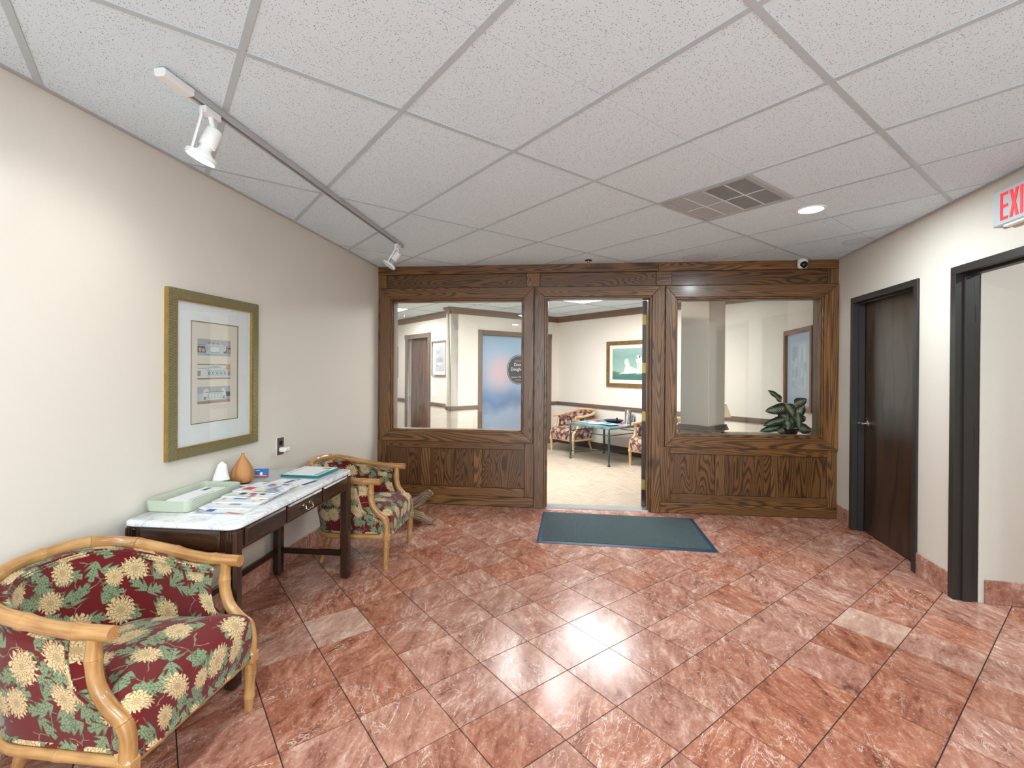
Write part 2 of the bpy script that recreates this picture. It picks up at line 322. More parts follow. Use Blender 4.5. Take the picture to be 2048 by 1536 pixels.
def misc_mats():
    def schlick(t, f0=0.04):
        gm = t.n('NewGeometry'); c = t.m('ABSOLUTE', t.vm('DOT_PRODUCT', gm.outputs['Normal'], gm.outputs['Incoming']))
        return t.m('ADD', f0, t.m('MULTIPLY', 1 - f0, t.m('POWER', t.m('SUBTRACT', 1.0, c), 5.0)))
    t = NT('clear_glass')       # thin architectural glass
    fr = schlick(t)
    mx = t.n('MixShader', {0: fr, 1: t.n('BsdfTransparent', {'Color': (0.96, 0.975, 0.97, 1)}).outputs[0], 2: t.n('BsdfGlossy', {'Color': (1, 1, 1, 1), 'Roughness': 0.0}).outputs[0]})
    t.t.links.new(mx.outputs[0], t.out.inputs[0]); MATS['clear_glass'] = t.mat
    t = NT('clear_acrylic')
    mx = t.n('MixShader', {0: schlick(t, 0.08), 1: t.n('BsdfTransparent', {'Color': (0.93, 0.95, 0.95, 1)}).outputs[0], 2: t.n('BsdfGlossy', {'Roughness': 0.05}).outputs[0]})
    t.t.links.new(mx.outputs[0], t.out.inputs[0]); MATS['clear_acrylic'] = t.mat
    t = NT('white_marble'); o = t.obj()
    q = t.n('VectorRotate', {'Vector': o, 'Angle': 0.6}, rotation_type='Z_AXIS').outputs[0]
    n = t.noise(t.vm('MULTIPLY', q, (1.0, 2.0, 1.0)), 4.0, 7.0, 0.62, 1.5)
    v = t.m('SUBTRACT', 1.0, t.ss(t.m('ABSOLUTE', t.m('SUBTRACT', n, 0.5)), 0.0, 0.035))
    v2 = t.m('SUBTRACT', 1.0, t.ss(t.m('ABSOLUTE', t.m('SUBTRACT', t.noise(q, 13.0, 6.0, 0.6, 1.0), 0.5)), 0.0, 0.02))
    c = t.mix(t.m('MULTIPLY', v, 0.42), t.mix(t.m('MULTIPLY', n, 0.3), srgb(236, 236, 234), srgb(206, 212, 218)), srgb(128, 136, 146))
    c = t.mix(t.m('MULTIPLY', v2, 0.14), c, srgb(150, 158, 168))
    t.bsdf(c, 0.14, 0, 0.5); MATS['white_marble'] = t.mat
    t = NT('green_marble'); o = t.obj()
    n = t.noise(o, 9.0, 6.0, 0.65, 1.0)
    t.bsdf(t.ramp(n, [(0.3, srgb(50, 84, 88)), (0.6, srgb(92, 134, 136)), (0.75, srgb(150, 184, 180))]), 0.2); MATS['green_marble'] = t.mat
    t = NT('door_mat'); o = t.obj(); x = t.sep(o)
    rib = t.m('SINE', t.m('MULTIPLY', x[0], 620.0)); n = t.noise(o, 420.0, 2.0)
    c = t.mix(t.ss(n, 0.35, 0.65), srgb(48, 62, 66), srgb(92, 104, 106))
    t.bsdf(c, 0.95, 0, 0.2, t.bump(t.m('ADD', t.m('MULTIPLY', rib, 0.5), n), 0.8, 0.003)); MATS['door_mat'] = t.mat
    t = NT('mat_rubber'); t.bsdf(t.mix(t.noise(t.obj(), 30.0), srgb(18, 46, 68), srgb(30, 68, 96)), 0.5); MATS['mat_rubber'] = t.mat
    t = NT('carpet'); o = t.obj(); x = t.sep(o)
    rot = t.n('VectorRotate', {'Vector': o, 'Angle': -0.65}, rotation_type='Z_AXIS').outputs[0]
    ck = t.n('TexChecker', {'Vector': t.vm('MULTIPLY', rot, (1, 1, 0)), 'Scale': 1 / 0.457}).outputs['Fac']
    rx = t.sep(rot)
    s1 = t.noise(t.comb(t.m('MULTIPLY', rx[0], 4.0), t.m('MULTIPLY', rx[1], 60.0), 0.0), 1.0, 3.0)
    s2 = t.noise(t.comb(t.m('MULTIPLY', rx[0], 60.0), t.m('MULTIPLY', rx[1], 4.0), 3.0), 1.0, 3.0)
    s = t.m('ADD', t.m('MULTIPLY', s1, ck), t.m('MULTIPLY', s2, t.m('SUBTRACT', 1.0, ck)))
    c = t.mix(t.ss(s, 0.3, 0.7), srgb(164, 149, 132), srgb(190, 176, 158))
    t.bsdf(c, 0.95, 0, 0.1, t.bump(t.noise(o, 500.0, 2.0), 0.5, 0.003)); MATS['carpet'] = t.mat
    t = NT('gilt_frame'); x = t.sep(t.uv())          # scalloped green-gold moulding
    uu = t.m('MULTIPLY', x[0], 760.0); vv = t.m('SUBTRACT', x[1], 0.0)
    sc = t.m('SINE', t.m('ADD', uu, t.m('MULTIPLY', t.m('COSINE', t.m('MULTIPLY', vv, 90.0)), 3.0)))
    c = t.mix(t.ss(sc, -0.6, 0.7), srgb(106, 100, 70), srgb(150, 140, 100))
    t.bsdf(c, 0.42, 0.35, 0.5, t.bump(sc, 0.5, 0.001)); MATS['gilt_frame'] = t.mat
    t = NT('gold_leaf'); t.bsdf(t.mix(t.noise(t.obj(), 20.0, 4.0), srgb(186, 150, 62), srgb(138, 100, 34)), 0.35, 0.55); MATS['gold_leaf'] = t.mat
    t = NT('bronze_frame'); t.bsdf(t.mix(t.noise(t.obj(), 16.0, 4.0), srgb(150, 118, 66), srgb(92, 66, 36)), 0.4, 0.3); MATS['bronze_frame'] = t.mat
    t = NT('frosted_blue'); x = t.sep(t.obj())         # blue gradient with a pink spot: object x across, z up
    n = t.noise(t.obj(), 2.2, 3.0)
    z = t.m('ADD', x[2], t.m('MULTIPLY', t.m('SUBTRACT', n, 0.5), 0.5))
    base = t.ramp(t.m('DIVIDE', z, 2.2), [(0.28, srgb(150, 166, 190)), (0.40, srgb(98, 126, 166)), (0.55, srgb(136, 160, 190)), (0.75, srgb(156, 180, 206)), (0.95, srgb(150, 180, 208))])
    d = t.vm('DISTANCE', t.comb(x[0], 0.0, x[2]), (1.42, 0.0, 1.42))
    c = t.mix(t.m('MULTIPLY', t.ss(d, 0.5, 0.05), 0.75), base, srgb(214, 178, 178))
    t.bsdf(c, 0.25); MATS['frosted_blue'] = t.mat
    t = NT('savanna_print'); x = t.sep(t.obj())
    n = t.noise(t.comb(t.m('MULTIPLY', x[0], 3.0), 0.0, t.m('MULTIPLY', x[2], 14.0)), 2.0, 5.0)
    z = t.m('ADD', x[2], t.m('MULTIPLY', t.m('SUBTRACT', n, 0.5), 0.22))
    t.bsdf(t.ramp(t.m('DIVIDE', t.m('SUBTRACT', z, 1.27), 0.62), [(0.0, srgb(66, 106, 98)), (0.2, srgb(84, 126, 116)), (0.3, srgb(146, 176, 160)), (0.7, srgb(124, 158, 150)), (1.0, srgb(150, 178, 172))]), 0.4); MATS['savanna_print'] = t.mat
    t = NT('leaf_variegated'); x = t.sep(t.uv())       # u along the blade 0..1, v across -1..1
    av = t.m('ABSOLUTE', x[1])
    rib = t.m('SINE', t.m('ADD', t.m('MULTIPLY', x[0], 62.0), t.m('MULTIPLY', av, -22.0)))
    pale = t.m('MULTIPLY', t.ss(t.m('ADD', rib, t.m('MULTIPLY', t.m('SUBTRACT', 0.35, av), 2.2)), 0.35, 1.1), t.ss(av, 0.85, 0.5))
    c = t.mix(pale, srgb(24, 44, 32), srgb(196, 192, 146))
    t.bsdf(c, 0.35, 0, 0.5, t.bump(rib, 0.2, 0.002)); MATS['leaf_variegated'] = t.mat
    t = NT('lamp_linen'); t.bsdf(t.mix(t.noise(t.obj(), 300.0), srgb(226, 212, 172), srgb(206, 192, 150)), 0.8, Emission_Color=srgb(250, 230, 180), Emission_Strength=0.25); MATS['lamp_linen'] = t.mat
    t = NT('frosted_white'); t.bsdf(t.mix(t.noise(t.obj(), 30.0), srgb(246, 244, 240), srgb(236, 234, 228)), 0.55, Subsurface_Weight=0.2); MATS['frosted_white'] = t.mat
misc_mats()
def cover_print():
    t = NT('glossy_cover'); o = t.obj(); r = t.rnd()
    q = t.vm('ADD', o, t.comb(t.m('MULTIPLY', r, 31.0), t.m('MULTIPLY', r, 17.0), 0.0))
    n = t.noise(q, 7.0, 2.0, 0.5, 0.8); n2 = t.noise(t.vm('ADD', q, (5, 9, 2)), 12.0, 3.0, 0.5, 0.5)
    a = t.ramp(n, [(0.26, srgb(80, 92, 116)), (0.38, srgb(160, 176, 192)), (0.47, srgb(232, 234, 236)), (0.56, srgb(238, 236, 232)), (0.63, srgb(206, 150, 130)), (0.70, srgb(190, 60, 66))])
    b = t.ramp(n2, [(0.28, srgb(90, 90, 94)), (0.42, srgb(236, 238, 240)), (0.6, srgb(226, 232, 236)), (0.68, srgb(96, 140, 180))])
    t.bsdf(t.mix(t.ss(t.noise(q, 5.0, 1.0), 0.45, 0.55), a, b), 0.22); MATS['glossy_cover'] = t.mat
cover_print()
emit('lamp_glow', (1.0, 0.97, 0.93, 1), 22.0)
emit('downlight_glow', (1.0, 0.97, 0.93, 1), 14.0)
emit('troffer_glow', (0.95, 0.98, 1.0, 1), 16.0)
# ------------------------------------------------------------------ mesh helpers
class G:
    def __init__(s): s.v = []; s.f = []; s.uv = []; s.mi = []
    def add(s, verts, faces, uvs=None, M=None, mi=0):
        b = len(s.v)
        for p in verts: s.v.append(tuple(M @ Vector(p)) if M is not None else tuple(p))
        for i, f in enumerate(faces):
            s.f.append(tuple(b + k for k in f)); s.uv.append(uvs[i] if uvs else None); s.mi.append(mi)
        return s
    def box(s, x0, x1, y0, y1, z0, z1, bev=0.0, M=None, mi=0):
        lo = (min(x0, x1), min(y0, y1), min(z0, z1)); hi = (max(x0, x1), max(y0, y1), max(z0, z1))
        if bev <= 0:
            V = [(hi[0] if i & 1 else lo[0], hi[1] if i & 2 else lo[1], hi[2] if i & 4 else lo[2]) for i in range(8)]
            return s.add(V, [(0, 2, 3, 1), (4, 5, 7, 6), (0, 1, 5, 4), (2, 6, 7, 3), (0, 4, 6, 2), (1, 3, 7, 5)], None, M, mi)
        b = min(bev, *[(hi[k] - lo[k]) * 0.49 for k in range(3)])
        V = []
        for i in range(8):
            sg = [(1 if i >> k & 1 else -1) for k in range(3)]
            c = [hi[k] if sg[k] > 0 else lo[k] for k in range(3)]
            for k in range(3):
                V.append(tuple(c[j] - (0 if j == k else sg[j] * b) for j in range(3)))
        F = []
        def quad(a): F.append(a)
        for k in range(3):
            a1, a2 = (k + 1) % 3, (k + 2) % 3
            for sgn in (0, 1):
                idx = [(sgn << k) | (p << a1) | (q << a2) for p, q in ((0, 0), (1, 0), (1, 1), (0, 1))]
                q_ = [i * 3 + k for i in idx]
                F.append(tuple(q_ if sgn else q_[::-1]))
            for p in (0, 1):
                for q in (0, 1):
                    i0 = (p << a1) | (q << a2); i1 = i0 | (1 << k)
                    f = [i0 * 3 + a1, i1 * 3 + a1, i1 * 3 + a2, i0 * 3 + a2]
                    F.append(tuple(f if p == q else f[::-1]))
        for i in range(8):
            f = [i * 3, i * 3 + 1, i * 3 + 2]
            par = bin(i).count('1') % 2
            F.append(tuple(f if par else f[::-1]))
        return s.add(V, F, None, M, mi)
    def prism(s, poly, z0, z1, M=None, mi=0):        # poly counter-clockwise in xy
        n = len(poly)
        V = [(p[0], p[1], z0) for p in poly] + [(p[0], p[1], z1) for p in poly]
        F = [tuple(range(n - 1, -1, -1)), tuple(range(n, 2 * n))] + [(i, (i + 1) % n, n + (i + 1) % n, n + i) for i in range(n)]
        return s.add(V, F, None, M, mi)
    def plate_xz(s, poly, y0, y1, M=None, mi=0):     # polygon in xz extruded along y
        A = Matrix(((1, 0, 0, 0), (0, 0, -1, 0), (0, 1, 0, 0), (0, 0, 0, 1)))    # (x,y,z)->(x,-z,y)
        return s.prism(poly, -y1, -y0, (M @ A) if M is not None else A, mi)
    def tube(s, path, rad, n=10, caps=True, squash=1.0, closed=False, M=None, up=None, mi=0):
        P = [Vector(p) for p in path]; N = len(P)
        R = list(rad) if hasattr(rad, '__len__') else [rad] * N
        T = []
        for i in range(N):
            a = P[(i - 1) % N] if (closed or i > 0) else P[i]; b = P[(i + 1) % N] if (closed or i < N - 1) else P[i]
            d = b - a; T.append(d.normalized() if d.length > 1e-9 else Vector((0, 0, 1)))
        ref = Vector(up) if up else (Vector((0, 0, 1)) if abs(T[0].z) < 0.9 else Vector((1, 0, 0)))
        nrm = (ref - T[0] * ref.dot(T[0])).normalized()
        V = []; L = [0.0]
        for i in range(N):
            if up: nrm = (Vector(up) - T[i] * Vector(up).dot(T[i])).normalized()
            else: nrm = (nrm - T[i] * nrm.dot(T[i])).normalized()
            bn = T[i].cross(nrm)
            if i: L.append(L[-1] + (P[i] - P[i - 1]).length)
            for k in range(n):
                a = 2 * PI * k / n
                V.append(tuple(P[i] + nrm * (math.cos(a) * R[i] * squash) + bn * (math.sin(a) * R[i])))
        F = []; U = []
        rr = max(R)
        for i in range(N if closed else N - 1):
            j = (i + 1) % N
            for k in range(n):
                k2 = (k + 1) % n
                F.append((i * n + k, i * n + k2, j * n + k2, j * n + k))
                v0, v1 = 2 * PI * rr * k / n, 2 * PI * rr * (k + 1) / n
                l0, l1 = L[i], (L[j] if j > i else L[i] + 0.02)
                U.append(((l0, v0), (l0, v1), (l1, v1), (l1, v0)))
        if caps and not closed:
            F.append(tuple(range(n - 1, -1, -1))); U.append(tuple((0.0, 0.01 * k) for k in range(n)))
            F.append(tuple((N - 1) * n + k for k in range(n))); U.append(tuple((L[-1], 0.01 * k) for k in range(n)))
        return s.add(V, F, U, M, mi)
    def lathe(s, prof, n=24, M=None, mi=0, cap0=True, cap1=True):    # profile [(r,z)] bottom to top
        V = []; F = []; U = []
        for r, z in prof:
            for k in range(n): V.append((r * math.cos(2 * PI * k / n), r * math.sin(2 * PI * k / n), z))
        for i in range(len(prof) - 1):
            for k in range(n):
                k2 = (k + 1) % n
                F.append((i * n + k, i * n + k2, (i + 1) * n + k2, (i + 1) * n + k))
                rm = max(p_[0] for p_ in prof)
                U.append(((prof[i][1], rm * k / n * 6.28), (prof[i][1], rm * (k + 1) / n * 6.28), (prof[i + 1][1], rm * (k + 1) / n * 6.28), (prof[i + 1][1], rm * k / n * 6.28)))
        if cap0: F.append(tuple(range(n - 1, -1, -1))); U.append(tuple((0, 0) for k in range(n)))
        if cap1: F.append(tuple((len(prof) - 1) * n + k for k in range(n))); U.append(tuple((0, 0) for k in range(n)))
        return s.add(V, F, U, M, mi)
    def grid(s, rows, uvs=None, flip=False, close_u=False, M=None, mi=0):
        nr, nc = len(rows), len(rows[0]); V = [p for r in rows for p in r]; F = []; U = []
        for i in range(nr - 1):
            for j in range(nc if close_u else nc - 1):
                j2 = (j + 1) % nc
                f = [i * nc + j, i * nc + j2, (i + 1) * nc + j2, (i + 1) * nc + j]
                u = None
                if uvs:
                    uj2 = uvs[i][j2] if j2 else (uvs[i][j][0] + 0.02, uvs[i][j][1]); uk2 = uvs[i + 1][j2] if j2 else (uvs[i + 1][j][0] + 0.02, uvs[i + 1][j][1])
                    u = [uvs[i][j], uj2, uk2, uvs[i + 1][j]]
                if flip: f = f[::-1]; u = u[::-1] if u else None
                F.append(tuple(f)); U.append(tuple(u) if u else None)
        return s.add(V, F, U, M, mi)
    def mesh(s, name, mats, grain=None, smooth=True, ang=35):
        me = bpy.data.meshes.new(name); me.from_pydata(s.v, [], s.f); me.update()
        if not isinstance(mats, (list, tuple)): mats = [mats]
        for m_ in mats: me.materials.append(MATS[m_] if isinstance(m_, str) else m_)
        if len(mats) > 1: me.polygons.foreach_set('material_index', s.mi)
        if s.v:
            lo = [min(p[k] for p in s.v) for k in range(3)]; hi = [max(p[k] for p in s.v) for k in range(3)]
            if grain is None: grain = max(range(3), key=lambda k: hi[k] - lo[k])
            uvl = me.uv_layers.new(name='UVMap'); data = []
            for pi, p in enumerate(me.polygons):
                if s.uv[pi] is not None:
                    for c in s.uv[pi]: data += [c[0], c[1]]
                else:
                    n_ = p.normal; k = max(range(3), key=lambda q: abs(n_[q])); ax = [q for q in range(3) if q != k]
                    if grain in ax: ax = [grain] + [q for q in ax if q != grain]
                    for vi in p.vertices: data += [s.v[vi][ax[0]], s.v[vi][ax[1]]]
            uvl.data.foreach_set('uv', data)
        if smooth:
            me.polygons.foreach_set('use_smooth', [True] * len(me.polygons)); me.set_sharp_from_angle(angle=math.radians(ang))
        return me
def obj(name, g, mats, parent=None, M=None, grain=None, smooth=True, ang=35):
    me = g if isinstance(g, bpy.types.Mesh) else g.mesh(name, mats, grain, smooth, ang)
    o = bpy.data.objects.new(name, me); COL.objects.link(o)
    if parent is not None: o.parent = parent
    if M is not None: o.matrix_basis = M
    return o
def empty(name, M=None, parent=None):
    o = bpy.data.objects.new(name, None); COL.objects.link(o); o.empty_display_size = 0.1
    if parent is not None: o.parent = parent
    if M is not None: o.matrix_basis = M
    return o
def tag(o, label, cat, group=None):
    o['label'] = label; o['category'] = cat
    if group: o['group'] = group
    return o
def struct(o, label=None):
    o['kind'] = 'structure'
    if label: o['label'] = label
    return o
def copy_tree(o, parent=None):
    c = o.copy(); COL.objects.link(c); c.parent = parent
    for ch in list(o.children): copy_tree(ch, c)
    return c
def FM(x, y, ang, z=0.0): return Matrix.Translation((x, y, z)) @ Matrix.Rotation(ang, 4, 'Z')
def RX(a): return Matrix.Rotation(a, 4, 'X')
def RY(a): return Matrix.Rotation(a, 4, 'Y')
def RZ(a): return Matrix.Rotation(a, 4, 'Z')
def TR(*a): return Matrix.Translation(a)
def ccw(poly):
    a = sum(poly[i][0] * poly[(i + 1) % len(poly)][1] - poly[(i + 1) % len(poly)][0] * poly[i][1] for i in range(len(poly)))
    return poly if a > 0 else poly[::-1]
def clip(poly, conv):        # Sutherland-Hodgman, conv convex ccw
    out = list(poly)
    for i in range(len(conv)):
        a, b = conv[i], conv[(i + 1) % len(conv)]
        ins = lambda p: (b[0] - a[0]) * (p[1] - a[1]) - (b[1] - a[1]) * (p[0] - a[0]) >= -1e-9
        src, out = out, []
        for k in range(len(src)):
            p, q = src[k], src[(k + 1) % len(src)]; ip, iq = ins(p), ins(q)
            if ip: out.append(p)
            if ip != iq:
                d1 = (b[0] - a[0]) * (p[1] - a[1]) - (b[1] - a[1]) * (p[0] - a[0]); d2 = (b[0] - a[0]) * (q[1] - a[1]) - (b[1] - a[1]) * (q[0] - a[0])
                t_ = d1 / (d1 - d2); out.append((p[0] + (q[0] - p[0]) * t_, p[1] + (q[1] - p[1]) * t_))
        if len(out) < 3: return []
    res = []
    for p in out:
        if not res or math.hypot(p[0] - res[-1][0], p[1] - res[-1][1]) > 1e-5: res.append(p)
    if len(res) > 2 and math.hypot(res[0][0] - res[-1][0], res[0][1] - res[-1][1]) < 1e-5: res.pop()
    return res if len(res) > 2 else []
def parea(p): return abs(sum(p[i][0] * p[(i + 1) % len(p)][1] - p[(i + 1) % len(p)][0] * p[i][1] for i in range(len(p)))) / 2
def text_mesh(body, size, mat, M, parent, name='lettering', depth=0.0, align='CENTER', xscale=1.0):
    cu = bpy.data.curves.new(name, 'FONT'); cu.body = body; cu.size = size; cu.align_x = align; cu.align_y = 'CENTER'; cu.extrude = depth
    o = bpy.data.objects.new(name, cu); COL.objects.link(o)
    bpy.context.view_layer.update()
    me = bpy.data.meshes.new_from_object(o.evaluated_get(bpy.context.evaluated_depsgraph_get()))
    bpy.data.objects.remove(o); bpy.data.curves.remove(cu)
    me.materials.clear(); me.materials.append(MATS[mat])
    r = bpy.data.objects.new(name, me); COL.objects.link(r); r.parent = parent; r.matrix_basis = M @ Matrix.Diagonal((xscale, 1, 1, 1))
    return r
def smooth01(x, a, b):
    t_ = max(0.0, min(1.0, (x - a) / (b - a))); return t_ * t_ * (3 - 2 * t_)
def catmull(pts, per=8):
    P = [Vector(p) for p in pts]; out = []
    for i in range(len(P) - 1):
        p0 = P[max(i - 1, 0)]; p1 = P[i]; p2 = P[i + 1]; p3 = P[min(i + 2, len(P) - 1)]
        for k in range(per):
            t_ = k / per
            out.append(0.5 * ((2 * p1) + (p2 - p0) * t_ + (2 * p0 - 5 * p1 + 4 * p2 - p3) * t_ ** 2 + (3 * p1 - p0 - 3 * p2 + p3) * t_ ** 3))
    out.append(P[-1]); return out
# ------------------------------------------------------------------ room frames
H = 2.605; H2 = 2.54
LB = (-1.48906, 5.19421); RB = (3.27152, 4.69673)
ANG_B = math.atan(-0.1045); ANG_L = math.atan2(-1, -0.1249); ANG_R = math.atan2(-1, -0.226)
BF = FM(*LB, ANG_B)       # x along the oak wall, +y into the far room
LF = FM(*LB, ANG_L)       # x along the left wall towards the viewer, +y into the lobby
RF = FM(*RB, ANG_R)       # x along the right wall towards the viewer, +y outwards
AX = math.radians(37.463) # building grid
UX, UY = math.cos(AX), math.sin(AX)
YR = -2.6                 # rear wall of the lobby
def lx(y): return -1.913 + 0.1249 * (y - 1.8)
def rx(y): return 3.27 + 0.226 * (y - 4.69)
ROOM = [(lx(YR), YR), (rx(YR), YR), RB, LB]
WB = 4.785                # length of the oak wall

# ---- left wall
struct(obj('wall_left', G().box(0, 8.2, -0.12, 0, 0, H + 0.15), 'wall_cream', M=LF), 'glossy cream painted wall behind the marble topped console')
# ---- right wall with two door openings (door_2 closed, door_3 open)
D2 = (0.285, 1.295); D3 = (1.645, 2.62); DH = 2.17
g = G()
for a, b, z0, z1 in ((0, D2[0] + .02, 0, H + .15), (D2[0] + .02, D2[1] - .02, DH - .02, H + .15), (D2[1] - .02, D3[0] + .02, 0, H + .15), (D3[0] + .02, D3[1] - .02, DH - .02, H + .15), (D3[1] - .02, 7.6, 0, H + .15)):
    g.box(a, b, 0, 0.12, z0, z1)
struct(obj('wall_right', g, 'wall_cream', M=RF), 'cream wall holding the two dark framed doorways')
struct(obj('wall_right_far', G().box(-1.62, 0, 0, 0.12, 0, H + .15), 'wall_far_cream', M=RF), 'cream wall of the waiting room beyond the oak partition')
# ---- unseen rear wall, with a shop front opening added for the fill lamp
wr = rx(YR) - lx(YR)
g = G(); RM = TR(lx(YR), YR, 0)
for a, b, z0, z1 in ((-.2, 1.30, 0, H + .1), (wr - .25, wr + .2, 0, H + .1), (1.30, wr - .25, 2.45, H + .1), (1.30, wr - .25, 0, 0.12)): g.box(a, b, -0.12, 0, z0, z1)
struct(obj('wall_rear', g, 'wall_cream', M=RM))
wn = struct(empty('window_added', RM))
for k in range(4): obj('mullion', G().box(1.30 + k * (wr - 1.61) / 3, 1.36 + k * (wr - 1.61) / 3, -.09, -.03, .12, 2.45), 'aluminium', wn)

# ---- floor: grout bed with separate rose travertine tiles laid diagonally
TS = 0.3097; TO = (-0.15098, 2.36084); TANG = math.radians(-52.53708)
TFm = FM(*TO, TANG); TINV = TFm.inverted()
CLOS = [tuple((RF @ Vector(p))[:2]) for p in ((D2[0], 0.0, 0), (D2[1], 0.0, 0), (D2[1], .3, 0), (D2[0], .3, 0))]
CORR = [tuple((RF @ Vector(p))[:2]) for p in ((1.66, 0.0, 0), (4.2, 0.0, 0), (4.2, 2.2, 0), (1.66, 2.2, 0))]
def loc2(M, p): q = M @ Vector((p[0], p[1], 0)); return (q.x, q.y)
g = G().prism(ccw([loc2(TINV, p) for p in ROOM]), -0.06, -0.003)
g.prism(ccw([loc2(TINV, p) for p in CORR]), -0.06, -0.0032).prism(ccw([loc2(TINV, p) for p in CLOS]), -0.06, -0.0032)
floor = struct(obj('floor', g, 'grout', M=TFm, smooth=False), 'rose travertine tiles laid diagonally with dark grout')
random.seed(11)
rest = G(); ROOMl = ccw([loc2(TINV, p) for p in ROOM]); CORl = ccw([loc2(TINV, p) for p in CORR]); CLOl = ccw([loc2(TINV, p) for p in CLOS])
special = {(-2, -3): (.85, .4, .3), (-3, -3): (.0, .3, .5), (-3, -2): (.5, .97, .6), (-3, -1): (.95, .05, .2), (-1, -3): (.95, .1, .5), (-2, -2): (.9, .6, .7), (-1, -2): (.85, .3, .1), (0, -2): (.7, .95, .3),
           (3, 6): (.1, .99, .9), (3, 5): (.98, .0, .4), (0, -3): (.2, .92, .4), (4, 3): (.9, .3, .6), (1, -2): (.6, .35, .2), (5, 5): (.8, .1, .8), (3, 3): (.95, .45, .15)}
gap = 0.0024
for i in range(-22, 16):
    for j in range(-16, 24):
        sq = [(i * TS + gap, j * TS + gap), ((i + 1) * TS - gap, j * TS + gap), ((i + 1) * TS - gap, (j + 1) * TS - gap), (i * TS + gap, (j + 1) * TS - gap)]
        colr = (random.random(), random.random() * .9, random.random(), 1.0)
        if (i, j) in special: colr = special[(i, j)] + (1.0,)
        dz = random.uniform(-0.0006, 0.0006)
        for region in (ROOMl, CORl, CLOl):
            pl = clip(sq, region)
            if not pl or parea(pl) < 4e-5: continue
            wp = [TFm @ Vector((p[0], p[1], 0)) for p in pl]
            if any(in_view(p, 20) for p in wp):
                cx = sum(p[0] for p in pl) / len(pl); cy = sum(p[1] for p in pl) / len(pl)
                o = obj('tile', G().prism([(p[0] - cx, p[1] - cy) for p in ccw(pl)], -0.012, dz), 'rose_travertine', floor, TR(cx, cy, 0), smooth=False)
                o.color = colr
            else: rest.prism(ccw(pl), -0.012, 0)
o = obj('tile_field', rest, 'rose_travertine', floor, smooth=False); o['kind'] = 'stuff'; o.color = (.4, .5, .5, 1)

# ---- tile skirting
def skirting(name, M, runs, y0, y1, h, piece=0.305):
    root = struct(empty(name, M))
    for a, b in runs:
        s_ = a
        while s_ < b - 0.004:
            e = min(s_ + piece, b)
            o = obj('skirting_tile', G().box(s_ + .001, e - .001, y0, y1, 0.0, h, 0.002), 'rose_travertine', root)
            o.color = (random.random() * .5, random.random() * .8, random.random(), 1); s_ = e
    return root
struct(skirting('baseboard_left', LF, [(0.03, 4.6)], 0.0, 0.012, 0.125), 'rose stone skirting along the wall behind the console')
struct(skirting('baseboard_right', RF, [(0.02, D2[0]), (D2[1], D3[0]), (D3[1], 5.0)], -0.012, 0.0, 0.155), 'rose stone skirting between the dark doorways')

# ---- corridor seen through the open doorway on the right
CW = RF @ TR(1.70, 0.12, 0)
struct(obj('wall_corridor', G().box(-0.10, 0.0, 0.0, 2.2, 0, H + .1), 'wall_cream', M=CW), 'cream corridor wall seen through the open dark doorway')
struct(obj('wall_corridor_end', G().box(-0.1, 2.6, 2.2, 2.3, 0, H + .1), 'wall_cream', M=CW))
struct(obj('wall_corridor_side', G().box(2.5, 2.6, 0.0, 2.3, 0, H + .1), 'wall_cream', M=CW))
struct(obj('wall_leak_stop', G().box(D2[0] - .1, D2[1] + .1, .30, .36, 0, H).box(D2[0] - .1, D2[0] - .04, .12, .3, 0, H).box(D2[1] + .04, D2[1] + .1, .12, .3, 0, H), 'wall_cream', M=RF))  # unseen box added behind the closed door to stop a light leak
struct(obj('ceiling_corridor', G().box(-0.1, 2.6, -0.02, 2.3, H, H + .08), 'tee_white', M=CW))
bc = struct(skirting('baseboard_corridor', CW @ RZ(PI / 2), [(0.03, 2.19)], -0.012, 0.0, 0.15), 'rose stone skirting in the corridor')

# ---- suspended ceiling
CFm = FM(-0.001, 2.408, AX, H); CINV = CFm.inverted()
ROOMc = ccw([loc2(CINV, p) for p in ROOM]); PU, PN = 0.6096, 1.2192
ceiling = struct(obj('ceiling', G().prism(ROOMc, 0.03, 0.08), 'tee_white', M=CFm), 'white suspended ceiling of speckled panels in a metal grid')
VENT = (2, 0)
def panel_poly(u0, u1, n0, n1): return clip([(u0, n0), (u1, n0), (u1, n1), (u0, n1)], ROOMc)
def vis(pl, z=0.0, M=None): return any(in_view((M or CFm) @ Vector((p[0], p[1], z)), 30) for p in pl)
restc = G()
DL = (2.069, 3.253)         # recessed downlight
for a in range(-14, 14):
    for b in range(-7, 6):
        u0, u1, n0, n1 = a * PU + .012, (a + 1) * PU - .012, b * PN + .012, (b + 1) * PN - .012
        halves = [(n0, b * PN + PU - .0018), (b * PN + PU + .0018, n1)]
        if (a, b) == (2, -1): halves = [(n0, b * PN + PU - .012)]
        gg = G(); seen = False
        for q0, q1 in halves:
            pl = panel_poly(u0, u1, q0, q1)
            if not pl: continue
            seen = seen or vis(pl); gg.prism(ccw(pl), 0.0, 0.016)
        if not gg.v: continue
        pl = panel_poly(u0, u1, n0, n1 if (a, b) != (2, -1) else b * PN + PU)
        if pl: gg.prism(ccw(pl), 0.0035, 0.018)
        if seen: obj('ceiling_panel', gg, 'mineral_fibre', ceiling, smooth=False)
        else:
            bse = len(restc.v); restc.v += gg.v; restc.f += [tuple(k + bse for k in f) for f in gg.f]; restc.uv += gg.uv; restc.mi += gg.mi
if restc.v: o = obj('panel_field', restc, 'mineral_fibre', ceiling, smooth=False); o['kind'] = 'stuff'
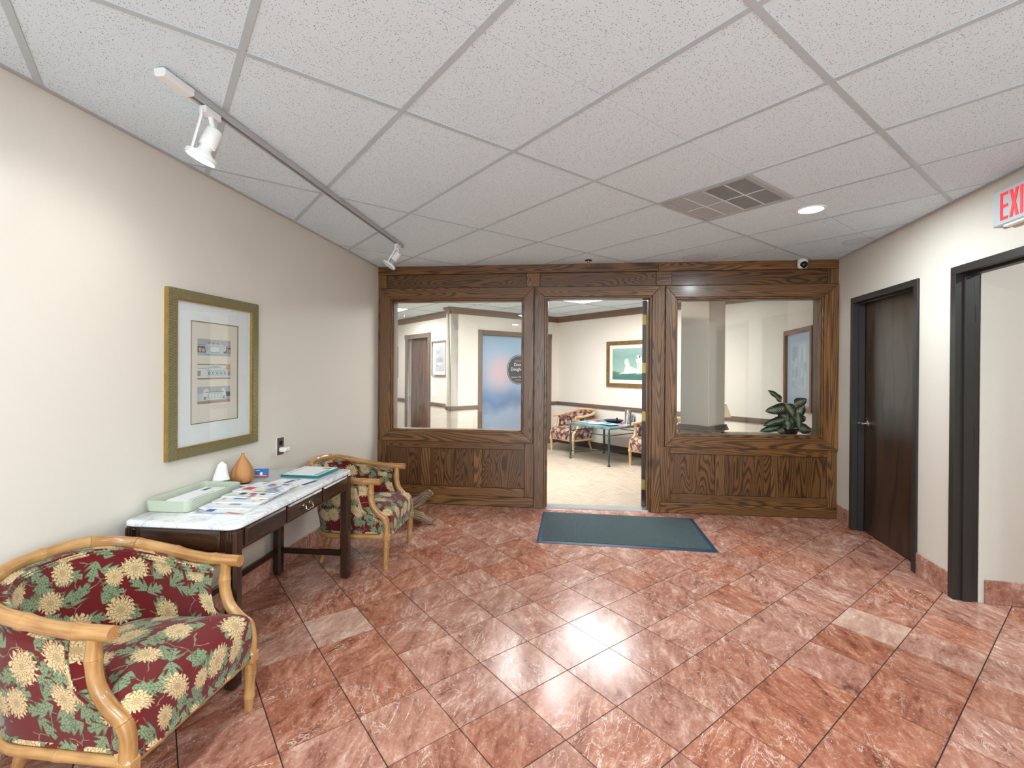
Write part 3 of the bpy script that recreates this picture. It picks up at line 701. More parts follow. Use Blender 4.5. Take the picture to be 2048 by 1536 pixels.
def tee(u0, u1, n0, n1):
    pl = clip([(u0, n0), (u1, n0), (u1, n1), (u0, n1)], ROOMc)
    if pl and vis(pl): obj('grid_tee', G().prism(ccw(pl), -0.0035, 0.004), 'tee_white', ceiling, smooth=False)
for b in range(-7, 7): tee(-9, 9, b * PN - .012, b * PN + .012)
for a in range(-14, 15):
    for b in range(-7, 7): tee(a * PU - .012, a * PU + .012, b * PN + .0121, (b + 1) * PN - .0121)
tee(2 * PU + .0121, 3 * PU - .0121, -PU - .012, -PU + .012)
# wall angle round the edge of the ceiling
o = struct(obj('trim_1', G().box(0, 8, 0, 0.022, H - .006, H + .02), 'tee_grey', M=LF), 'grey metal edge angle between ceiling and wall')
o = struct(obj('trim_2', G().box(0, 7.4, -0.022, 0, H - .006, H + .02), 'tee_grey', M=RF), 'grey metal edge angle above the dark doorways')
# ------------------------------------------------------------------ oak partition (wall_back)
W1 = (0.155, 1.615, 0.80, 2.238); W2 = (3.205, 4.640, 0.805, 2.232); DO = (1.857, 2.950, 2.245)
CO1 = (0.032, 1.726, 0.690, 2.362); CO2 = (3.098, 4.782, 0.690, 2.358); CD = (1.738, 3.052, 2.356)
g = G()
for x0, x1, z0, z1 in ((0, W1[0], 0, H + .1), (W1[1], DO[0], 0, H + .1), (DO[1], W2[0], 0, H + .1), (W2[1], WB, 0, H + .1),
                       (W1[0], W1[1], 0, W1[2]), (W1[0], W1[1], W1[3], H + .1), (DO[0], DO[1], DO[2], H + .1), (W2[0], W2[1], 0, W2[2]), (W2[0], W2[1], W2[3], H + .1)):
    g.box(x0, x1, 0.03, 0.14, z0, z1)
wb = struct(obj('wall_back', g, 'wall_far_cream', M=BF), 'dark oak panelled partition with two windows and a doorway')
def board(name, x0, x1, z0, z1, y0=0.0, y1=0.032, mat='oak', bev=0.003, grain=None, par=None):
    cx, cz = (x0 + x1) / 2, (z0 + z1) / 2
    if grain is None: grain = 0 if (x1 - x0) > (z1 - z0) else 2
    return obj(name, G().box(x0 - cx, x1 - cx, y0, y1, z0 - cz, z1 - cz, bev), mat, par or wb, TR(cx, 0, cz), grain=grain)
# top band
board('top_rail', 0.0, 3.02, 2.515, H, -0.006); board('top_rail', 3.022, WB, 2.515, H, -0.006)
for a, b in ((0.0, 0.10), (1.648, 1.792), (3.004, 3.160), (4.690, WB)): board('stile', a, b, 2.366, 2.514)
for a, b in ((0.10, 1.648), (1.792, 3.004), (3.160, 4.690)): board('frieze_panel', a, b, 2.366, 2.514, 0.012, mat='oak_panel', grain=0)
# side posts that show beside the casings
for a, b, z0, z1 in ((0.0, 0.0315, 0.10, 2.365), (1.7265, 1.7375, 0.10, 2.365), (3.0525, 3.0975, 0.10, 2.365)): board('filler_strip', a, b, z0, z1, 0.004)
# lower panelling
for (x0, x1, st) in ((0.0, 1.7375, [(0.0, .105), (.50, .60), (1.085, 1.175), (1.637, 1.7375)]), (3.053, WB, [(3.053, 3.157), (3.607, 3.702), (4.152, 4.240), (4.690, WB)])):
    board('rail', st[0][1], st[-1][0], 0.615, 0.689); board('rail', st[0][1], st[-1][0], 0.105, 0.196)
    board('stile', *st[0], 0.105, 0.689); board('stile', *st[-1], 0.105, 0.689)
    for a, b in st[1:-1]: board('stile', a, b, 0.197, 0.614)
    for k in range(3): board('panel', st[k][1], st[k + 1][0], 0.197, 0.614, 0.013, mat='oak_panel', grain=2)
    board('base_board', x0, x1, 0.001, 0.104, -0.014, 0.03, bev=0.006)

def mitred_frame(root, x0, x1, z0, z1, ix0, ix1, iz0, iz1, y0, y1, mat, name, bottom=True, bev=True):
    """four (or three) mitred boards round an opening, each its own part"""
    P = [([(x0, z0), (ix0, iz0), (ix0, iz1), (x0, z1)], 2), ([(x1, z1), (ix1, iz1), (ix1, iz0), (x1, z0)], 2), ([(x0, z1), (ix0, iz1), (ix1, iz1), (x1, z1)], 0)]
    if bottom: P.append(([(x0, z0), (x1, z0), (ix1, iz0), (ix0, iz0)], 0))
    for pl, gr in P:
        cx = sum(p[0] for p in pl) / 4; cz = sum(p[1] for p in pl) / 4
        gg = G().plate_xz(ccw([(p[0] - cx, p[1] - cz) for p in pl]), y0, y1)
        o = obj(name, gg, mat, root, TR(cx, 0, cz), grain=gr)
        if bev:
            md = o.modifiers.new('edge', 'BEVEL'); md.width = 0.004; md.segments = 2; md.limit_method = 'ANGLE'
def oak_window(name, co, w, lab):
    r = struct(empty(name, BF), lab)
    mitred_frame(r, co[0], co[1], co[2], co[3], w[0] - .006, w[1] + .006, w[2] - .006, w[3] + .006, -0.020, 0.03, 'oak', 'casing')
    # stepped inner stops
    mitred_frame(r, w[0] - .006, w[1] + .006, w[2] - .006, w[3] + .006, w[0] + .010, w[1] - .010, w[2] + .010, w[3] - .010, -0.006, 0.05, 'oak', 'glazing_bead')
    mitred_frame(r, w[0] + .009, w[1] - .009, w[2] + .009, w[3] - .009, w[0] + .020, w[1] - .020, w[2] + .020, w[3] - .020, 0.012, 0.055, 'oak', 'glazing_bead')
    obj('pane', G().box(w[0] + .012, w[1] - .012, 0.0565, 0.0625, w[2] + .012, w[3] - .012), 'clear_glass', r, smooth=False)
    mitred_frame(r, w[0] - .001, w[1] + .001, w[2] - .001, w[3] + .001, w[0] + .014, w[1] - .014, w[2] + .014, w[3] - .014, 0.064, 0.16, 'brown_trim', 'jamb_lining', bev=False)
    return r
oak_window('window_1', CO1, W1, 'oak framed interior window nearest the cream console wall')
oak_window('window_2', CO2, W2, 'oak framed interior window with the potted plant behind')
# doorway
dr = struct(empty('door_1', BF), 'open oak cased doorway into the carpeted waiting room')
for pl, gr in (([(CD[0], 0.001), (DO[0] - .012, 0.001), (DO[0] - .012, DO[2] + .012), (CD[0], CD[2])], 2), ([(CD[1], CD[2]), (DO[1] + .012, DO[2] + .012), (DO[1] + .012, 0.001), (CD[1], 0.001)], 2), ([(CD[0], CD[2]), (DO[0] - .012, DO[2] + .012), (DO[1] + .012, DO[2] + .012), (CD[1], CD[2])], 0)):
    cx = sum(p[0] for p in pl) / 4; cz = sum(p[1] for p in pl) / 4
    o = obj('casing', G().plate_xz(ccw([(p[0] - cx, p[1] - cz) for p in pl]), -0.022, 0.03), 'oak', dr, TR(cx, 0, cz), grain=gr)
    md = o.modifiers.new('edge', 'BEVEL'); md.width = 0.004; md.segments = 2; md.limit_method = 'ANGLE'
for x0, x1 in ((DO[0] - .012, DO[0] + .010), (DO[1] - .010, DO[1] + .012)): board('jamb', x0, x1, 0.001, DO[2], -0.008, 0.15, par=dr)
board('head_jamb', DO[0] + .010, DO[1] - .010, DO[2] - .010, DO[2] + .012, -0.008, 0.15, par=dr)
for x0, x1 in ((DO[0] + .010, DO[0] + .022), (DO[1] - .022, DO[1] - .010)): board('stop', x0, x1, 0.001, DO[2] - .010, 0.02, 0.09, par=dr)
obj('threshold', G().box(DO[0] + .010, DO[1] - .010, 0.0, 0.14, 0.0005, 0.012, 0.004), 'aluminium', dr)
HM = TR(DO[1] - .012, 0.155, 0.006) @ RZ(math.radians(-13.5))
leaf = obj('door_leaf', G().box(-0.046, -0.002, 0.0, 1.06, 0.004, DO[2] - .022, 0.002), 'dark_veneer', dr, HM, grain=2)
leaf['label'] = 'dark brown door leaf swung back into the waiting room'
for z in (2.02, 1.50, 0.98, 0.24):
    hg = obj('hinge', G().box(-0.045, -0.006, -0.0035, -0.0005, z - .055, z + .055, 0.006).tube([(-0.002, -0.006, z - .055), (-0.002, -0.006, z + .055)], 0.006, 10), 'brass', leaf)

# ------------------------------------------------------------------ dark framed doorways in the right wall
def steel_frame(root, a, b, h, rebate):
    """hollow metal frame: face 50 mm, jamb depth 150 mm, stop"""
    fw = 0.05
    for nm, x0, x1 in (('frame_jamb', a, a + fw), ('frame_jamb', b - fw, b)): obj(nm, G().box(x0, x1, -0.016, 0.135, 0.0, h - fw, 0.002), 'charcoal_paint', root)
    obj('frame_head', G().box(a, b, -0.016, 0.135, h - fw, h, 0.002), 'charcoal_paint', root)
    for nm, x0, x1 in (('frame_stop', a + fw, a + fw + .016), ('frame_stop', b - fw - .016, b - fw)): obj(nm, G().box(x0, x1, rebate, rebate + .05, 0.0, h - fw, 0.002), 'charcoal_paint', root)
    obj('frame_stop', G().box(a + fw + .016, b - fw - .016, rebate, rebate + .05, h - fw - .016, h - fw, 0.002), 'charcoal_paint', root)
d2 = struct(empty('door_2', RF), 'closed dark brown door in a charcoal frame with a chrome lever')
steel_frame(d2, D2[0], D2[1], DH, 0.03)
lf = obj('door_leaf', G().box(D2[0] + .052, D2[1] - .052, 0.082, 0.126, 0.008, DH - .052), 'dark_veneer', d2, grain=2)
lv = obj('lever_handle', G().lathe([(0.030, 0), (0.032, 0.006), (0.024, 0.014), (0.012, 0.018), (0.011, 0.05)], 20, TR(D2[0] + .125, 0.082, 1.005) @ RX(PI / 2))
         .tube(catmull([(D2[0] + .125, 0.030, 1.005), (D2[0] + .10, 0.024, 1.006), (D2[0] + .05, 0.022, 0.998), (D2[0] + .012, 0.026, 0.988)], 5), [0.011] * 10 + [0.010] * 6, 10), 'chrome', lf)
obj('strike_bolt', G().lathe([(0.007, 0), (0.007, 0.008)], 10, TR(D2[0] + .10, 0.082, 1.045) @ RX(PI / 2)), 'brass', lf)
d3 = struct(empty('door_3', RF), 'open charcoal steel door frame leading to the corridor')
steel_frame(d3, D3[0], D3[1], DH, 0.03)
for z in (1.86, 1.06, 0.22):
    obj('hinge_plate', G().box(D3[0] + .0495, D3[0] + .0515, 0.095, 0.128, z - .057, z + .057), 'charcoal_paint', d3)
    if z < 1.5: obj('hinge_mortise', G().box(D3[0] + .0497, D3[0] + .0527, 0.122, 0.1355, z - .052, z + .052), 'blond_wood', d3)
# ------------------------------------------------------------------ waiting room beyond the oak partition
KX, KY = 0.935, 9.56
NX, NY = -UY, UX
CH = FM(KX, KY, math.atan2(-NY, -NX))                 # x along the cheetah-picture wall (towards the right), +y outwards? see below
# cheetah wall: from K along -n ; room side is on the viewer's side
chx = Vector((-NX, -NY))                               # direction along wall
cor = 4.20                                             # length to the corner with wall_right_far
CHM = Matrix(((chx.x, UX, 0, KX), (chx.y, UY, 0, KY), (0, 0, 1, 0), (0, 0, 0, 1)))   # local y = +u points away from the room
GLM = Matrix(((-UX, -NX * -1, 0, KX), (-UY, NY, 0, KY), (0, 0, 1, 0), (0, 0, 0, 1)))
GLM = Matrix(((-UX, NX, 0, KX), (-UY, NY, 0, KY), (0, 0, 1, 0), (0, 0, 0, 1)))       # glazed-door wall: x runs left from K, +y away from the room
DX0, DY0 = -1.275, 8.74
DM = Matrix(((NX, UX, 0, DX0), (NY, UY, 0, DY0), (0, 0, 1, 0), (0, 0, 0, 1)))      # wall with the plain door: x runs back, +y away from the room
struct(obj('wall_far_back', G().box(-0.14, cor + .35, 0, 0.14, 0, H2 + .1), 'wall_far_cream', M=CHM), 'cream waiting room wall behind the iron table')
gd0, gd1, gdh = 0.275, 1.86, 2.10
g = G()
for a, b, z0, z1 in ((-.14, gd0, 0, H2 + .1), (gd0, gd1, gdh, H2 + .1), (gd1, 2.50, 0, H2 + .1)): g.box(a, b, 0, .14, z0, z1)
g.box(2.36, 2.50, 0.0, 0.17, 0, H2 + .1)
struct(obj('wall_far_middle', g, 'wall_far_cream', M=GLM), 'cream wall around the frosted glass door')
pd0, pd1, pdh = 0.61, 1.56, 2.10
g = G()
for a, b, z0, z1 in ((-.5, pd0, 0, H2 + .1), (pd0, pd1, pdh, H2 + .1), (pd1, 6.0, 0, H2 + .1)): g.box(a, b, 0, .14, z0, z1)
struct(obj('wall_far_left', g, 'wall_far_cream', M=DM), 'cream corridor wall with the plain brown door')
struct(obj('wall_far_light_stop', G().box(-6.2, -6.05, 4.9, 14.5, 0, H2 + .1).box(-6.1, LB[0] + .02, 5.26, 5.36, 0, H2 + .1).box(-6.1, 3.0, 14.4, 14.5, 0, H2 + .1), 'wall_far_cream'))  # unseen closing walls, added only to contain the light
struct(obj('floor_far', G().prism(ccw([(p.x, p.y) for p in (BF @ Vector((-4.9, .07, 0)), BF @ Vector((WB + .05, .07, 0)), RF @ Vector((-1.62, .05, 0)), Vector((KX + .3, KY + .3, 0)), Vector((KX, 14.4, 0)), Vector((-6.1, 14.4, 0)))]), -0.05, 0.002), 'carpet', smooth=False), 'beige carpet tiles in the waiting room')
# far ceiling panels
FCM = FM(1.131, 7.517, AX, H2); FCI = FCM.inverted()
fpoly = [(-6.1, 5.82), tuple((BF @ Vector((WB + .05, .13, 0)))[:2]), (3.9, 6.4), (1.2, 10.0), (-2.0, 14.4), (-6.1, 14.4)]
fpl = ccw([loc2(FCI, p) for p in fpoly])
cf = struct(obj('ceiling_far', G().prism(fpl, 0.03, 0.08), 'tee_white', M=FCM), 'white suspended ceiling of the waiting room')
TROFF = {(-1, -1), (-6, 0), (-4, 2), (-3, -1)}
for a in range(-12, 8):
    for b in range(-6, 7):
        if (a, b) in TROFF: continue
        pl = clip([(a * PU + .012, b * PN + .012), ((a + 1) * PU - .012, b * PN + .012), ((a + 1) * PU - .012, (b + 1) * PN - .012), (a * PU + .012, (b + 1) * PN - .012)], fpl)
        if pl and vis(pl, 0, FCM): obj('ceiling_panel', G().prism(ccw(pl), 0.0, 0.016), 'mineral_fibre', cf, smooth=False)
def ftee(u0, u1, n0, n1):
    pl = clip([(u0, n0), (u1, n0), (u1, n1), (u0, n1)], fpl)
    if pl and vis(pl, 0, FCM): obj('grid_tee', G().prism(ccw(pl), -0.003, 0.004), 'tee_grey', cf, smooth=False)
for b in range(-6, 8): ftee(-9, 6, b * PN - .012, b * PN + .012)
for a in range(-12, 9):
    for b in range(-6, 7): ftee(a * PU - .012, a * PU + .012, b * PN + .0121, (b + 1) * PN - .0121)
for k, (a, b) in enumerate(sorted(TROFF)):
    M = FCM @ TR((a + .5) * PU, (b + .5) * PN, 0)
    r = empty('ceiling_troffer', M)
    obj('troffer_frame', G().box(-PU / 2 + .012, PU / 2 - .012, -PN / 2 + .012, -PN / 2 + .04, -.002, .02).box(-PU / 2 + .012, PU / 2 - .012, PN / 2 - .04, PN / 2 - .012, -.002, .02)
        .box(-PU / 2 + .012, -PU / 2 + .04, -PN / 2 + .04, PN / 2 - .04, -.002, .02).box(PU / 2 - .04, PU / 2 - .012, -PN / 2 + .04, PN / 2 - .04, -.002, .02), 'white_metal', r)
    obj('diffuser', G().box(-PU / 2 + .04, PU / 2 - .04, -PN / 2 + .04, PN / 2 - .04, .002, .012), 'troffer_glow', r)
    tag(r, ['lit ceiling light near the first window inside the waiting room', 'lit ceiling light over the far corridor', 'lit ceiling light just behind the oak wall between window and doorway', 'lit ceiling light seen at the top of the oak doorway'][k], 'ceiling light', 'waiting room ceiling lights')
    lo = area('troffer_lamp', (0, 0, 0), .5, 1.1, 30, (0, 0, 0), (1.0, 0.98, 0.95)); lo.parent = r; lo.location = (0, 0, -0.012)
# crown, chair rail, baseboard of the waiting room
def run(name, M, x0, x1, y, z0, z1, d, mat, steps, lab):
    g = G()
    for (t0, t1, dd) in steps: g.box(x0, x1, y - d * dd, y, z0 + (z1 - z0) * t0, z0 + (z1 - z0) * t1)
    return struct(obj(name, g, mat, M=M), lab)
crown = [(0, .3, .35), (.3, .7, .7), (.7, 1, 1)]; rail = [(0, .25, .55), (.25, .7, .8), (.7, 1, 1)]; base = [(0, .85, .8), (.85, 1, .5)]
n_ = 3
for M, segs, rsegs, bsegs in ((CHM, [(0, cor)], [(0, cor)], [(0, cor)]), (GLM, [(0, 2.56)], [(0, gd0 - .085), (gd1 + .085, 2.545)], [(0, gd0 - .085), (gd1 + .085, 2.52)]), (DM, [(-.45, 6)], [(-.45, pd0 - .09), (pd1 + .09, 6)], [(-.45, pd0 - .09), (pd1 + .09, 6)])):
    for a, b in segs: run('trim_%d' % n_, M, a, b, 0, H2 - .105, H2, .075, 'crown_brown', crown, 'brown crown moulding'); n_ += 1
    for a, b in rsegs: run('trim_%d' % n_, M, a, b, 0, .765, .835, .035, 'brown_trim', rail, 'brown chair rail'); n_ += 1
    for a, b in bsegs: run('trim_%d' % n_, M, a, b, 0, .002, .13, .015, 'wall_base_brown', base, 'dark brown waiting room baseboard'); n_ += 1
EM = GLM @ TR(2.50, 0, 0) @ RZ(PI / 2)
run('trim_%d' % n_, EM, -.07, .15, 0, H2 - .105, H2, .075, 'crown_brown', crown, 'brown crown moulding'); n_ += 1
run('trim_%d' % n_, EM, -.045, .15, 0, .765, .835, .035, 'brown_trim', rail, 'brown chair rail'); n_ += 1
RFI = RF @ TR(0, 0, 0)
g = G(); g.box(-1.6, -.16, -.03, 0, .765, .835); struct(obj('trim_%d' % n_, g, 'brown_trim', M=RF), 'brown chair rail below the blue picture'); n_ += 1
struct(obj('trim_%d' % n_, G().box(-1.6, -.16, -.07, 0, H2 - .105, H2), 'crown_brown', M=RF), 'brown crown moulding'); n_ += 1
# glass door with the round sign
gd = struct(empty('door_4', GLM), 'frosted glass door with a round black name sign')
for a, b in ((gd0 - .085, gd0), (gd1, gd1 + .085)): obj('casing', G().box(a, b, -.022, .15, 0.002, gdh, .003), 'brown_trim', gd)
obj('casing_head', G().box(gd0 - .085, gd1 + .085, -.022, .15, gdh, gdh + .085, .003), 'brown_trim', gd)
for a in (gd0 - .088, gd1 - .003): obj('corner_block', G().box(a, a + .091, -.030, .0, gdh - .003, gdh + .088, .004), 'brown_trim', gd)
obj('pane', G().box(gd0, gd1, .05, .06, 0.02, gdh), 'frosted_blue', gd, smooth=False)
SGX, SGZ = 0.98, 1.475
sg = obj('round_sign', G().lathe([(.283, 0), (.283, .004)], 48, RX(PI / 2)), 'sign_black', gd, TR(SGX, .049, SGZ))
ring = G()
for rr in (.268,):
    V = []; F = []
    for k in range(64):
        a = 2 * PI * k / 64
        V += [((rr) * math.cos(a), -.0046, rr * math.sin(a)), ((rr - .006) * math.cos(a), -.0046, (rr - .006) * math.sin(a))]
    for k in range(64): F.append((2 * k, 2 * k + 1, (2 * k + 3) % 128, (2 * k + 2) % 128))
    ring.add(V, F)
obj('border_ring', ring, 'sign_white', sg)
TM = Matrix(((-1, 0, 0, 0), (0, 0, -1, 0), (0, 1, 0, 0), (0, 0, 0, 1)))      # text plane -> facing the viewer on GLM walls (x mirrored frame)
def sgtext(body, size, z): text_mesh(body, size, 'sign_white', TR(0, -.0046, z) @ TM, sg)
sgtext('Donna', .088, .095); sgtext('Dougherty', .088, .005); sgtext('Haircare \u2022 Relaxation', .042, -.145)
for z in (.165, -.20): obj('rule_line', G().box(-.10, .10, -.0047, -.0045, z - .002, z + .002), 'sign_white', sg)
# plain brown door in the corridor wall
pd = struct(empty('door_5', DM), 'plain brown wooden door with grey brown casing in the far corridor')
for a, b in ((pd0 - .09, pd0), (pd1, pd1 + .09)): obj('casing', G().box(a, b, -.025, .14, 0.002, pdh, .003), 'brown_trim', pd)
obj('casing_head', G().box(pd0 - .09, pd1 + .09, -.025, .14, pdh, pdh + .09, .003), 'brown_trim', pd)
for a in (pd0 - .094, pd1 - .004): obj('corner_block', G().box(a, a + .098, -.034, 0, pdh - .004, pdh + .094, .004), 'brown_trim', pd)
plf = obj('door_leaf', G().box(pd0, pd1, .085, .128, .006, pdh), 'brown_door_veneer', pd, grain=2)
obj('door_knob', G().lathe([(.028, 0), (.012, .012), (.012, .04), (.028, .055), (.022, .075), (.005, .08)], 16, TR(pd0 + .07, .085, 1.0) @ RX(PI / 2)), 'chrome', plf)
# square column behind the second window
CMx = FM(2.285, 5.435, AX)
col = struct(obj('column', G().box(0, .365, 0, .365, 0, H2 + .02, .004), 'column_cream', M=CMx), 'square cream column standing behind the window beside the doorway')
cr = obj('column_rail', G().box(-.035, .40, -.035, .40, .765, .79, .004).box(-.028, .393, -.028, .393, .79, .815, .004).box(-.02, .385, -.02, .385, .815, .835, .004), 'brown_trim', col)
obj('column_base', G().box(-.014, .379, -.014, .379, .002, .13, .003), 'wall_base_brown', col)
# ------------------------------------------------------------------ barrel armchairs with faux-bamboo frames
def bamboo(path, r, nodes, n=12, squash=1.0, taper=None):
    """resampled tube whose radius swells at the nodes with a fine groove on each"""
    P = [Vector(p) for p in path]; L = [0.0]
    for a, b in zip(P, P[1:]): L.append(L[-1] + (b - a).length)
    T = L[-1]; ss = set()
    k = max(12, int(T / 0.018))
    for i in range(k + 1): ss.add(round(T * i / k, 5))
    for nd in nodes:
        for d in (-.0045, -.0022, 0, .0022, .0045):
            if 0 < nd * T + d < T: ss.add(round(nd * T + d, 5))
    ss = sorted(ss); out = []; R = []
    j = 0
    for s_ in ss:
        while j < len(L) - 2 and L[j + 1] < s_: j += 1
        f = (s_ - L[j]) / max(1e-9, L[j + 1] - L[j]); out.append(P[j].lerp(P[j + 1], f))
        rr = r * (1 if taper is None else taper[0] + (taper[1] - taper[0]) * s_ / T)
        for nd in nodes:
            d = s_ - nd * T
            rr += r * 0.13 * math.exp(-(d / .016) ** 2)
            if abs(d) < .0012: rr -= r * 0.11
        R.append(rr)
    return G().tube(out, R, n, True, squash)
def plan(t_, w, xf, xb, a):
    """half-barrel plan: t 0..1 from the right arm front round the back to the left arm front"""
    s_ = abs(t_ - .5) * 2; sg = -1 if t_ < .5 else 1
    side = 0.42
    xm = xb + a
    if s_ > 1 - side:
        f = (s_ - (1 - side)) / side; x = xm + (xf - xm) * f; y = w * (1 - 0.03 * f)
    else:
        th = (1 - side - s_) / (1 - side) * PI / 2
        e = 0.82
        x = xm - a * math.sin(th) ** e; y = w * math.cos(th) ** e
    return x, sg * y
def rail_z(t_):
    s_ = abs(t_ - .5) * 2
    return 0.642 + 0.098 * smooth01(1 - s_, 0.15, 0.95)
POST = [(-.112, .632), (-.118, .56), (-.112, .50), (-.094, .45), (-.055, .405), (-.012, .372), (.006, .33), (.008, .28), (.006, .235)]
def post_x(z):
    for (x0, z0), (x1, z1) in zip(POST, POST[1:]):
        if z1 <= z <= z0: return x0 + (x1 - x0) * (z0 - z) / (z0 - z1)
    return POST[0][0] if z > POST[0][1] else POST[-1][0]
def make_chair(fabric, frame):
    root = empty('barrel_armchair')
    NT_ = 65
    # top rail
    path = []
    for i in range(97):
        t_ = i / 96; x, y = plan(t_, .292, -.045, -.685, .29); path.append((x, y, rail_z(t_)))
    obj('top_rail', bamboo(path, .0225, [.075, .19, .30, .40, .50, .60, .70, .81, .925], 14, 1.1), frame, root)
    # upholstered shell: outside and inside skins joined by a top and a front band
    def skin(w0, w1, xb0, xb1, a0, a1, dx, zt, bulge, nv=12, z0=.235):
        rows = []; uvs = []
        for j in range(nv + 1):
            v = j / nv; row = []; uvr = []; acc = 0; prev = None
            for i in range(NT_):
                t_ = i / (NT_ - 1); z = z0 + (rail_z(t_) - zt - z0) * v
                w = w0 + (w1 - w0) * v + bulge * math.sin(PI * v); xb = xb0 + (xb1 - xb0) * v - bulge * math.sin(PI * v); a = a0 + (a1 - a0) * v
                x, y = plan(t_, w, post_x(z) - dx(z), xb, a)
                p = Vector((x, y, z))
                if prev is not None: acc += (Vector((p.x, p.y, 0)) - Vector((prev.x, prev.y, 0))).length
                prev = p; row.append(tuple(p)); uvr.append([acc, z])
            mid = uvr[NT_ // 2][0]
            for q in uvr: q[0] -= mid
            rows.append(row); uvs.append([tuple(q) for q in uvr])
        return rows, uvs
    dxo = lambda z: .030 + .065 * smooth01(z, .30, .46)
    dxi = lambda z: .026
    ro, uo = skin(.272, .290, -.585, -.672, .20, .285, dxo, .016, .006)
    ri, ui = skin(.225, .252, -.52, -.632, .20, .27, dxi, .016, -.004)
    g = G(); g.grid(ro, uo, flip=False); obj('outer_back', g, fabric, root, ang=60)
    g = G(); g.grid(ri, [[(u + 3.3, v + .4) for u, v in r_] for r_ in ui], flip=True)
    g.grid([ro[-1], ri[-1]], [uo[-1], [(u, v + .04) for u, v in uo[-1]]])
    for e in (0, NT_ - 1):
        cols = [[r_[e] for r_ in ro], [r_[e] for r_ in ri]]
        uvc = [[(.9 + e, p[2]) for p in cols[0]], [(.95 + e, p[2]) for p in cols[1]]]
        g.grid(cols, uvc, flip=(e == 0))
    obj('inner_back', g, fabric, root, ang=60)
    # piping under the rail and along the outer panel edge
    pp = []
    for i in range(0, NT_): pp.append((ri[-1][i][0] * 1.0, ri[-1][i][1] * .995, ri[-1][i][2] - .012))
    obj('piping', G().tube(pp, .005, 6), fabric, root)
    obj('piping', G().tube([(p[0] * .992 - .002, p[1] * .982, p[2] - .009) for p in pp], .005, 6), fabric, root)
    for e in (0, NT_ - 1):
        edge = [(r_[e][0], r_[e][1] * 1.012, r_[e][2]) for r_ in ro]
        obj('piping', G().tube(edge, .005, 6), fabric, root)
    obj('piping', G().tube([(p[0] * 1.01, p[1] * 1.012, p[2] - .012) for p in ro[-1]], .006, 6), fabric, root)
    obj('piping', G().tube([(p[0] * 1.008, p[1] * 1.012, p[2] + .022) for p in ro[0]], .007, 6), fabric, root)
    # seat cushion (T shaped)
    outl = []
    def arc(cx, cy, r, a0, a1, n=5): return [(cx + r * math.cos(a0 + (a1 - a0) * k / n), cy + r * math.sin(a0 + (a1 - a0) * k / n)) for k in range(n + 1)]
    right = arc(-.005, -.242, .036, -PI / 2, 0) ; left = arc(-.005, .242, .036, 0, PI / 2)
    outl = right + [(.034, -.12), (.035, 0), (.034, .12)] + left + [(-.05, .277), (-.085, .262), (-.11, .236), (-.25, .232), (-.36, .226)]
    back = []
    for k in range(1, 12):
        th = PI / 2 - PI * k / 12
        back.append((-.38 - .165 * math.cos(th), .222 * math.sin(th)))
    outl += back + [(-.36, -.226), (-.25, -.232), (-.11, -.236), (-.085, -.262), (-.05, -.277)]
    # resample
    cx, cy = -.24, 0.0
    prof = [(0.02, .468), (.3, .465), (.55, .456), (.75, .444), (.88, .432), (.95, .420), (.985, .405), (1.0, .385), (1.012, .35), (1.010, .315), (1.0, .285), (.985, .268), (.98, .262), (1.0, .252), (1.0, .242)]
    rows = []; uvs = []; per = [0.0]
    for a, b in zip(outl, outl[1:]): per.append(per[-1] + math.hypot(b[0] - a[0], b[1] - a[1]))
    for k, (s_, z) in enumerate(prof):
        row = []; uvr = []
        for i, (x, y) in enumerate(outl):
            zz = z - .016 * smooth01(-x, .2, .5) if k < 7 else z
            row.append((cx + (x - cx) * s_, cy + (y - cy) * s_, zz))
            dn = max(0.0, .41 - z); ln = math.hypot(x - cx, y - cy) or 1
            uvr.append((cx + (x - cx) * (s_ + dn / ln), cy + (y - cy) * (s_ + dn / ln)))
        rows.append(row); uvs.append(uvr)
    g = G()
    nn = len(outl); V = [p for r_ in rows for p in r_]; F = []; U = []
    for i in range(len(rows) - 1):
        for j in range(nn):
            j2 = (j + 1) % nn
            F.append((i * nn + j2, i * nn + j, (i + 1) * nn + j, (i + 1) * nn + j2)); U.append((uvs[i][j2], uvs[i][j], uvs[i + 1][j], uvs[i + 1][j2]))
    F.append(tuple(range(nn))); U.append(tuple(uvs[0]))
    F = [f[::-1] for f in F]; U = [u[::-1] for u in U]
    F = [f[::-1] for f in F]; U = [u[::-1] for u in U]
    g.add(V, F, U)
    me = g.mesh('seat_cushion', fabric, ang=70)
    bm = bmesh.new(); bm.from_mesh(me); bmesh.ops.recalc_face_normals(bm, faces=bm.faces); bm.to_mesh(me); bm.free()
    o = obj('seat_cushion', me, None, root)
    md = o.modifiers.new('smooth', 'SUBSURF'); md.levels = 1; md.render_levels = 1
    # frame rails
    obj('front_rail', bamboo([(.004, -.28, .232), (.004, 0, .232), (.004, .28, .232)], .0185, [.2, .5, .8], 12), frame, root)
    pr = []
    for i in range(65):
        t_ = i / 64; x, y = plan(t_, .276, .0, -.59, .20); pr.append((x, y, .229))
    obj('side_rail', bamboo(pr, .0185, [.16, .33, .5, .67, .84], 12), frame, root)
